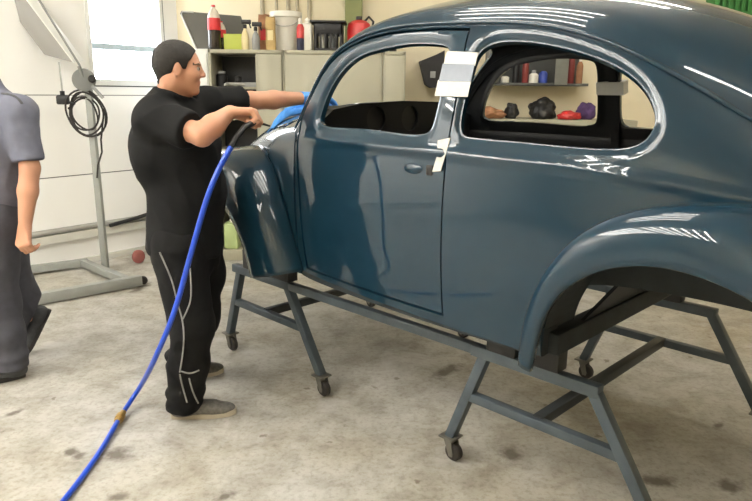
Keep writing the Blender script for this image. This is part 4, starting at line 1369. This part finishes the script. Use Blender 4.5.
def shoe(name, heel, toe, material, sole, parent, inv, tilt=0., S=1., ankle=None):
    heel, toe = P(heel), P(toe)
    f = unit(toe - heel); L = np.linalg.norm(toe - heel)
    u = unit(P(0, 0, 1) - f * f[2]); l = np.cross(u, f)
    rot = np.stack([f, l, u], -1)
    at = lambda x, y, z: heel + f * x * L + l * y + u * z
    lo = np.minimum(heel, toe) - .10; hi = np.maximum(heel, toe) + .16
    F = Field(lo, hi, .005)
    F.ell(at(.17, 0, .045), (.055, .040, .040), rot, .02)
    F.cone(at(.18, 0, .05), at(.62, 0, .042), .043, .038, .03)
    F.ell(at(.74, 0, .032), (.075, .046, .030), rot, .03)
    F.cone(at(.16, 0, .07), at(.20, 0, .115), .042, .042, .02)
    F.half(at(0, 0, .018), -u)
    o = F.skin(name, material, parent, inv=inv)
    # sole
    out = []
    for i in range(36):
        a = 2 * math.pi * i / 36
        x = .5 + .5 * math.cos(a); w = (.036 + .012 * max(0, math.sin((x - .3) * 3.0))) * (1 if 0 < x < 1 else 1)
        out.append((x, math.copysign(abs(math.sin(a)) ** .6, math.sin(a)) * w))
    V = [at(x, y, .002 + .006 * max(0, x - .8) * 5) for x, y in out] + [at(x * 1.0, y * 1.02, .024 + .012 * max(0, x - .75) * 3) for x, y in out]
    Fc = [tuple(range(36))[::-1], tuple(range(36, 72))] + [(i, (i + 1) % 36, 36 + (i + 1) % 36, 36 + i) for i in range(36)]
    V = [P(v) - P(inv) for v in V]
    mesh_obj('sole', V, Fc, sole, o, smooth=True, angle=40)
    return o

def laces(shoe_o, heel, toe, inv):
    heel, toe = P(heel), P(toe); f = unit(toe - heel); L = np.linalg.norm(toe - heel); u = unit(P(0, 0, 1) - f * f[2]); l = np.cross(u, f)
    b = MB()
    for k in range(4):
        x = .38 + .075 * k
        z = .092 - .014 * k
        b.tube([tuple(heel + f * x * L + l * y + u * (z - 90 * y * y * .06) - P(inv)) for y in (-.026, -.013, 0, .013, .026)], .003, 6)
    b.build('laces', M_PIPE, shoe_o)

# ------------------------------------------------------- the man at the fender
mroot = on_floor((200, 404)); mi = P(mroot[0], mroot[1], 0)
man = empty('person', tuple(mi), 0, 'man with short black hair, black T-shirt and black trousers reaching over the car', 'person')
A = at_y
nh, nt_ = on_floor((171, 418)), on_floor((237, 413))
fh, ft = on_floor((170, 379)), on_floor((224, 372))
hipN, hipF = A((178, 244), 2.86), A((197, 238), 3.06)
kneeN, kneeF = A((192, 326), 2.80), A((200, 316), 3.08)
ankN = nh + unit(nt_ - nh) * .07 + P(0, 0, .085); ankF = fh + unit(ft - fh) * .07 + P(0, 0, .085)
pel = A((186, 236), 2.95); bel = A((187, 190), 2.94); che = A((178, 146), 2.92); ups = A((171, 112), 2.90)
shN, shF = A((155, 119), 2.78), A((205, 106), 3.04)
elN, wrN = A((202, 135), 2.68), A((230, 112), 2.79)
elF, wrF = A((250, 101), 3.22), A((309, 98), 3.47)
hc_ = A((179, 69), 2.86)
hf = unit(P(.965, .25, -.06)); hu = unit(P(.05, .0, 1))
lo, hi = P(-1.55, 2.35, -.02), P(.15, 3.75, 1.85)
B_ = Field(lo, hi, .0055)
HS = .90
atH, rotH = head(B_, hc_, hf, hu, HS)
B_.cone(atH(-.028, 0, -.06), A((171, 103), 2.90), .058, .066, .03)
B_.chain([pel, bel, che, ups], [.135, .13, .145, .09], .05)
B_.cone(ups, shN, .07, .062, .04).cone(ups, shF, .07, .060, .04)
B_.chain([shN, elN], [.056, .044], .03)
B_.chain([elN, elN * .62 + wrN * .38, wrN], [.046, .047, .029], .02)
B_.chain([shF, elF], [.054, .043], .03)
B_.chain([elF, elF * .62 + wrF * .38, wrF], [.044, .044, .028], .02)
for hp, kn_, an in ((hipN, kneeN, ankN), (hipF, kneeF, ankF)):
    B_.chain([hp, kn_], [.090, .060], .04); B_.chain([kn_, kn_ * .65 + an * .35, an], [.058, .056, .038], .03)
B_.cone(ankN, nh + unit(nt_ - nh) * .18 + P(0, 0, .04), .036, .028, .03).cone(ankF, fh + unit(ft - fh) * .18 + P(0, 0, .04), .036, .028, .03)
# near hand: a fist round the air gun
hN = unit(P(.95, .22, .02)); nN = unit(P(.05, -.12, -1)); lN = unit(np.cross(nN, hN)) * 1
lN = lN if lN[1] > 0 else -lN
curlN = (62, 82, 52)
hand(B_, wrN, hN, nN, lN, curlN, 1.2, thumb=(30, 5))
hF = unit(A((350, 99), 3.63) - wrF); nF = P(.10, .0, -1); lF = unit(np.cross(hF, nF)); lF = lF if lF[1] < 0 else -lF
curlF = (14, 22, 16)
hand(B_, wrF, hF, nF, lF, curlF, .98, spread=.06)
body = B_.skin('body', [M_SKIN, M_BROW, M_LIP], man, smooth=2, inv=mi)
# eyebrows and lips as skin colour of their own
me = body.data
cen = np.zeros(len(me.polygons) * 3); me.polygons.foreach_get('center', cen); cen = cen.reshape(-1, 3) + mi
q = (cen - hc_) @ rotH / HS
mi_ = np.zeros(len(q), np.int32)
mi_[(q[:, 0] > .062) & (abs(q[:, 2] - .026 - .05 * np.maximum(0, .02 - abs(abs(q[:, 1]) - .034))) < .0042) & (abs(q[:, 1]) > .012) & (abs(q[:, 1]) < .056)] = 1
mi_[(q[:, 0] > .072) & (abs(q[:, 2] + .060) < .012) & (abs(q[:, 1]) < .024)] = 2
me.polygons.foreach_set('material_index', mi_)
for s_ in (-1, 1):
    e = MB().lathe([(.0, -.011)] + [(.012 * math.sin(t), -.012 * math.cos(t)) for t in np.linspace(.3, math.pi - .3, 10)] + [(0, .011)], tuple(atH(.081, s_ * .033, .007) - mi), 16).build('eye', M_EYE, man)
    MB().lathe([(0, -.003), (.0062, -.002), (.0055, .002), (0, .003)], tuple(atH(.0925, s_ * .034, .007) - mi), 14, Vector(hf).to_track_quat('Z', 'Y').to_matrix()).build('iris', M_IRIS, e)
# hair
H_ = Field(hc_ - .2, hc_ + .2, .004)
H_.ell(atH(-.014, 0, .037), P(.108, .0845, .095) * HS, rotH, .01)
H_.cone(atH(-.060, 0, .0), atH(-.062, 0, -.062), .055 * HS, .036 * HS, .03)
cutn = lambda x, z, nx_, nz_: H_.half(atH(x, 0, z), rotH @ P(nx_, 0, nz_))
cutn(.062, .060, .90, -.44)
g = np.meshgrid(*[H_.lo[k] + H_.h * np.arange(H_.n[k]) for k in range(3)], indexing='ij'); g = (np.stack(g, -1) - hc_) @ rotH / HS
line = np.interp(g[..., 0], [-.14, -.075, -.045, -.03, -.012, .0, .018, .034, .044, .075], [-.085, -.085, -.055, -.02, .026, .030, .000, .000, .036, .062])
H_.d = np.maximum(H_.d, ((line - g[..., 2]) * .7).astype(np.float32))
inner = Field(hc_ - .2, hc_ + .2, .004)
H_.skin('hair', M_HAIR, man, smooth=2, inv=mi)
# T-shirt
T_ = Field(lo, hi, .0065)
T_.chain([A((184, 248), 2.94), bel, che, A((170, 118), 2.90)], [.170, .160, .170, .118], .06)
T_.ell(A((157, 150), 2.90), (.10, .15, .17), None, .06)
T_.ell(A((198, 185), 2.94), (.07, .13, .16), None, .06)
T_.cone(A((170, 110), 2.90), shN, .085, .080, .05).cone(A((170, 110), 2.90), shF, .085, .076, .05)
slN, slF = shN + (elN - shN) * .76, shF + (elF - shF) * .80
T_.chain([shN, slN + (elN - shN) * .12], [.082, .078], .04).chain([shF, slF + (elF - shF) * .12], [.076, .070], .04)
T_.cone(A((171, 104), 2.90), atH(-.03, 0, -.10), .073, .070, .02)
T_.d[:] = T_.d
T_.half(A((188, 252), 2.94), P(-.08, 0, -1))
# sleeve openings
def cut_beyond(F_, p0, d, rad):
    d = unit(d); g = [F_.lo[k] + F_.h * np.arange(F_.n[k]) for k in range(3)]
    lo_ = p0 - rad - .05; hi_ = p0 + rad + .12
    sl, p = F_._sub(np.minimum(p0, p0 + d * .1) - rad, np.maximum(p0, p0 + d * .1) + rad, .02)
    ax = (p - p0) @ d; r_ = np.linalg.norm(p - p0 - ax[..., None] * d, axis=-1)
    e = np.where(r_ < rad, ax, -1.)
    F_.d[sl] = np.maximum(F_.d[sl], e.astype(np.float32))
cut_beyond(T_, slN, elN - shN, .12); cut_beyond(T_, slF, elF - shF, .11)
cut_beyond(T_, atH(-.028, 0, -.112), atH(.02, 0, 0) - atH(-.005, 0, -.10), .11)
T_.skin('t_shirt', M_SHIRTB, man, creases(.0065, 7.5, (1.1, 1.1, .8), 3.), smooth=2, inv=mi)
# trousers
TR = Field(lo, hi, .0065)
TR.chain([A((185, 236), 2.95), A((186, 252), 2.95)], [.150, .152], .05)
for hp, kn_, an, w_ in ((hipN, kneeN, ankN, 0), (hipF, kneeF, ankF, 1)):
    cu = an + P(-.005, 0, -.035)
    TR.chain([hp, kn_], [.118, .092], .05); TR.chain([kn_, kn_ * .5 + an * .5, cu], [.092, .083, .080], .04)
    TR.ell(an + P(.0, 0, .055), (.088, .086, .034), None, .02); TR.ell(an + P(-.002, 0, -.005), (.085, .083, .026), None, .015)
TR.ell(hipF * .55 + kneeF * .45 + P(.075, .0, .0), (.055, .08, .11), None, .02)       # cargo pocket
TR.half(P(0, 0, .045), P(0, 0, -1))
tro = TR.skin('trousers', M_TROUB, man, creases(.0075, 8.0, (1, 1, .75), 9.), smooth=2, inv=mi)
# piping sewn along the trouser leg
bv = BVHTree.FromPolygons([tuple(v.co) for v in tro.data.vertices], [tuple(p.vertices) for p in tro.data.polygons])
def sewn(pxs, n):
    pp = spl(pxs, n); out = []
    for p in pp:
        d = Vector(ray(p)).normalized()
        h_ = bv.ray_cast(Vector(CAM - mi), d)
        if h_[0] is not None: out.append(h_[0] + h_[1] * .002)
    return out
for path in ([(160, 252), (167, 268), (173, 284), (177, 300), (182, 318), (184, 335), (183, 352), (180, 372)], [(190, 268), (191, 288), (190, 302), (183, 319)], [(180, 374), (183, 388), (187, 402)], [(189, 378), (193, 392), (198, 403)], [(181, 371), (190, 373), (199, 370)]):
    w_ = sewn(path, 40)
    if len(w_) > 3: MB().tube([tuple(v) for v in w_], .004, 6).build('piping', M_PIPE, tro)
for a, b in ((nh, nt_), (fh, ft)):
    s_o = shoe('shoe', a, b, M_SHOE, M_SOLE, man, mi)
    laces(s_o, a, b, mi)
# blue glove on the far hand
G_ = Field(wrF - .16, wrF + P(.30, .22, .16), .004)
hand(G_, wrF, hF, nF, lF, curlF, .98, grow=.003, spread=.06)
G_.cone(wrF - unit(wrF - elF) * .055, wrF + unit(hF) * .02, .0345, .031, .012)
cut_beyond(G_, wrF - unit(wrF - elF) * .055, elF - wrF, .08)
G_.skin('glove', M_GLOVE, man, smooth=1, inv=mi)
# air gun in the near fist, blue hose to the floor
grip = wrN + hN * .105 + nN * .040
gun = empty('air_gun', tuple(grip), 0, 'dark air gun held in the man\'s bare near hand, blue hose attached', 'air gun')
gi = grip
ga, gb = A((245, 127), 2.72), grip + lN * .085
MB().tube([tuple(A((231, 147), 2.65) - gi), tuple(A((237, 137), 2.68) - gi), tuple(ga - gi), tuple(grip - gi), tuple(gb - gi)], [.012, .012, .013, .0135, .013], 14).build('grip', M_BLACK, gun)
MB().tube([tuple(gb - gi), tuple(gb + P(.03, .02, -.005) - gi), tuple(gb + P(.06, .03, -.015) - gi)], [.008, .006, .004], 10).build('nozzle', M_BLACK, gun)
MB().box(tuple(gb + P(0, 0, .016) - gi), (.022, .04, .014), bevel=.004).build('trigger', M_NAVY, gun)
M_HOSE = mat('blue_air_hose', (30, 74, 196), .35, var=.04, coat=.2)
M_BRASS = mat('worn_brass', (176, 146, 84), .45, metal=.5, var=.2, scale=60)
hp = [A((231, 147), 2.65), A((222, 163), 2.62), A((210, 190), 2.59), A((199, 225), 2.58), A((187, 268), 2.58), A((172, 318), 2.60), A((156, 356), 2.60)]
cpt = on_floor((119, 419), .022)
hp += [on_floor((134, 396), .06), cpt, on_floor((104, 445), .014), on_floor((87, 470), .013), on_floor((64, 500), .013), on_floor((36, 530), .013), on_floor((-10, 575), .013)]
hs = spl(hp, 150)
hs[:, 2] = np.maximum(hs[:, 2], .0125)
hr = tuple(cpt * P(1, 1, 0))
hose = empty('air_hose', hr, 0, 'bright blue air hose running from the man\'s hand down to the floor', 'hose')
V, F = tube_geo([tuple(p - P(hr)) for p in hs], .0115, 10)
mesh_obj('hose_line', V, F, M_HOSE, hose, smooth=True)
ci = int(np.argmin(np.linalg.norm(hs - cpt, axis=1))); cd = unit(hs[ci + 2] - hs[ci - 2])
cc_ = hs[ci] - P(hr)
cb = MB().tube([tuple(cc_ + cd * t) for t in (-.050, -.020, -.019, .012, .013, .034)], [.014, .015, .021, .021, .016, .016], 14)
cb.build('coupling', M_BRASS, hose)
# blue cloth lying on the hood under the gloved arm
def hood_z(x, s_):
    v = np.linspace(3, 8, 200); p = NOSE(np.full(200, x), v); return float(np.interp(-s_, -p[:, 1], p[:, 2]))
def to_local(w_): d = w_ - Q; return P(d[0] * math.cos(YAW) - d[1] * math.sin(YAW), -(d[0] * math.sin(YAW) + d[1] * math.cos(YAW)), d[2])
def to_world(x, s_, z): return P(Q[0] + x * math.cos(YAW) - s_ * math.sin(YAW), Q[1] - x * math.sin(YAW) - s_ * math.cos(YAW), Q[2] + z)
cl = P(.20, .315)
cw = to_world(cl[0], cl[1], 0); croot = P(cw[0], cw[1], Q[2] + hood_z(cl[0], abs(cl[1])))
n1, n2 = 60, 26
ea = unit(P(.78, .62, 0)); eb = P(-ea[1], ea[0], 0)
V = []
for i in range(n1):
    for j in range(n2):
        u_, v_ = i / (n1 - 1) - .5, j / (n2 - 1) - .5
        edge = 1 + .18 * noise.noise(Vector((u_ * 5, v_ * 4, 2.)))
        p = croot + ea * u_ * .25 * edge + eb * v_ * .10 * edge
        l = to_local(p)
        base = hood_z(min(l[0], .64), abs(l[1])) + Q[2]
        rim = max(0, 1 - (2 * abs(u_)) ** 4) * max(0, 1 - (2 * abs(v_)) ** 2)
        fold = .5 + .5 * math.sin(v_ * 13 + u_ * 3 + 2 * noise.noise(Vector((u_ * 3, v_ * 3, 0))))
        lift = .006 + rim * (.020 + .042 * fold * (.45 + .9 * (u_ + .5)) + .016 * noise.noise(Vector((u_ * 7, v_ * 7, 5))))
        V.append(P(p[0], p[1], base + lift) - croot)
Fc = [(i * n2 + j, (i + 1) * n2 + j, (i + 1) * n2 + j + 1, i * n2 + j + 1) for i in range(n1 - 1) for j in range(n2 - 1)]
cloth = mesh_obj('cloth', V, Fc, mat('blue_microfibre', (62, 130, 204), .85, var=.08, scale=60), smooth=True)
cloth.location = tuple(croot); md = cloth.modifiers.new('thickness', 'SOLIDIFY'); md.thickness = .004
tag(cloth, 'crumpled blue cloth on the hood below the man\'s gloved arm', 'cloth')

# ------------------------------------------------ the person at the picture edge
g0 = on_floor((2, 374)); gi = P(g0[0], g0[1], 0)
man2 = empty('person', tuple(gi), 0, 'person in grey blue T-shirt and dark grey trousers walking away beside the white wall', 'person')
YB = 3.28
hipN, hipF = A((-8, 220), YB - .06), A((-2, 216), YB + .12)
kneeN, kneeF = A((-2, 300), YB - .02), A((14, 288), YB + .26)
nh, nt_ = on_floor((26, 376)), on_floor((-28, 386))
ftoe = on_floor((30, 354)) ; fheel = A((52, 310), ftoe[1] + .06)
ankN = nh + unit(nt_ - nh) * .07 + P(0, 0, .085)
ff = unit(ftoe - fheel); fu = unit(P(0, 0, 1) - ff * ff[2])
ankF = fheel + ff * .06 + fu * .09
pel, bel, che, ups = A((-8, 212), YB), A((-10, 180), YB), A((-12, 140), YB), A((-10, 105), YB)
shN, elN, wrN = A((19, 112), YB - .06), A((30, 168), YB - .08), A((25, 226), YB - .14)
shF = A((-42, 112), YB + .10); elF = A((-52, 165), YB + .10); wrF2 = A((-60, 215), YB)
hc2 = A((-26, 58), YB)
lo, hi = P(-2.75, 2.75, -.02), P(-1.35, 4.05, 1.95)
B2 = Field(lo, hi, .006)
hf2 = unit(P(-.9, .35, -.08))
atH, rotH = head(B2, hc2, hf2, P(0, 0, 1), 1.05)
B2.cone(atH(-.028, 0, -.06), A((-8, 96), YB), .058, .066, .03)
B2.chain([pel, bel, che, ups], [.13, .125, .14, .09], .05)
B2.cone(ups, shN, .07, .06, .04).cone(ups, shF, .07, .06, .04)
B2.chain([shN, elN], [.056, .044], .03).chain([elN, elN * .6 + wrN * .4, wrN], [.046, .046, .030], .02)
B2.chain([shF, elF], [.056, .044], .03).chain([elF, elF * .6 + wrF2 * .4, wrF2], [.044, .044, .030], .02)
for hp_, kn_, an in ((hipN, kneeN, ankN), (hipF, kneeF, ankF)):
    B2.chain([hp_, kn_], [.09, .06], .04).chain([kn_, kn_ * .65 + an * .35, an], [.058, .056, .038], .03)
B2.cone(ankN, nh + unit(nt_ - nh) * .18 + P(0, 0, .04), .036, .028, .03).cone(ankF, fheel + ff * .11 + fu * .035, .036, .028, .03)
hN2 = unit(wrN - elN); nn2 = unit(P(.35, .9, .0)); ln2 = unit(np.cross(hN2, nn2)); ln2 = ln2 if ln2[0] < 0 else -ln2
hand(B2, wrN, hN2, nn2, ln2, (40, 55, 40), 1.18, thumb=(24, 6))
hF2 = unit(wrF2 - elF); hand(B2, wrF2, hF2, P(.5, -.8, 0), unit(np.cross(hF2, P(.5, -.8, 0))), (24, 30, 22), 1.0, thumb=(28, 10))
body2 = B2.skin('body', M_SKIN, man2, smooth=2, inv=gi)
for s_ in (-1, 1):
    e = MB().lathe([(.0, -.011)] + [(.012 * math.sin(t), -.012 * math.cos(t)) for t in np.linspace(.3, math.pi - .3, 10)] + [(0, .011)], tuple(atH(.081, s_ * .033, .007) - gi), 16).build('eye', M_EYE, man2)
H2 = Field(hc2 - .2, hc2 + .2, .005)
H2.ell(atH(-.014, 0, .037), P(.108, .0845, .095) * 1.05, rotH, .01)
H2.half(atH(.062, 0, .060), rotH @ P(.90, 0, -.44))
H2.half(atH(-.02, 0, -.01), rotH @ P(.25, 0, -1))
H2.skin('hair', M_HAIR, man2, smooth=2, inv=gi)
T2 = Field(lo, hi, .0065)
T2.chain([A((-8, 216), YB), bel, che, A((-10, 112), YB)], [.158, .152, .165, .115], .06)
T2.cone(A((-10, 106), YB), shN, .085, .078, .05).cone(A((-10, 106), YB), shF, .085, .078, .05)
sl2 = shN + (elN - shN) * .86; sf2 = shF + (elF - shF) * .86
T2.chain([shN, sl2 + (elN - shN) * .2], [.074, .066], .04).chain([shF, sf2 + (elF - shF) * .2], [.074, .066], .04)
T2.cone(A((-8, 98), YB), atH(-.03, 0, -.095), .075, .070, .02)
T2.half(A((-8, 206), YB), P(0, 0, -1))
cut_beyond(T2, sl2, elN - shN, .085); cut_beyond(T2, sf2, elF - shF, .10)
cut_beyond(T2, atH(-.028, 0, -.105), atH(.02, 0, 0) - atH(-.005, 0, -.10), .11)
shirt2 = T2.skin('t_shirt', M_SHIRTG, man2, creases(.006, 7.5, (1.1, 1.1, .8), 14.), smooth=2, inv=gi)
bv = BVHTree.FromPolygons([tuple(v.co) for v in shirt2.data.vertices], [tuple(p.vertices) for p in shirt2.data.polygons])
mi_keep = mi; mi = gi
w_ = sewn([(2, 94), (10, 95), (17, 98), (22, 104)], 24)
if len(w_) > 3: MB().tube([tuple(v) for v in w_], .006, 6).build('shoulder_trim', M_SHOED, shirt2)
mi = mi_keep
R2 = Field(lo, hi, .0065)
R2.chain([A((-8, 206), YB), A((-8, 226), YB)], [.146, .15], .05)
for hp_, kn_, an in ((hipN, kneeN, ankN), (hipF, kneeF, ankF)):
    R2.chain([hp_, kn_], [.122, .098], .05).chain([kn_, kn_ * .5 + an * .5, an + P(0, 0, -.03)], [.098, .092, .088], .04)
    R2.ell(an + P(0, 0, .05), (.094, .09, .036), None, .02)
R2.half(P(0, 0, .07), P(0, 0, -1))
cut_beyond(R2, ankF + fu * .0, -fu, .15)
R2.skin('trousers', M_TROUG, man2, creases(.008, 7.0, (1, 1, .7), 21.), smooth=2, inv=gi)
for a, b in ((nh, nt_), (fheel, ftoe)):
    s_o = shoe('shoe', a, b, M_SHOED, M_SOLED, man2, gi)
# ---------------------------------------------------------------- world, view
w = bpy.data.worlds.new('world'); scene.world = w; w.use_nodes = True
w.node_tree.nodes['Background'].inputs['Color'].default_value = (.75, .85, 1, 1)
w.node_tree.nodes['Background'].inputs['Strength'].default_value = .6
scene.view_settings.view_transform = 'Standard'
scene.view_settings.look = 'None'
scene.view_settings.gamma = 1
scene.view_settings.use_curve_mapping = False
scene.view_settings.exposure = EXPOSURE
scene.cycles.use_denoising = True
scene.cycles.max_bounces = 8
scene.cycles.diffuse_bounces = 5
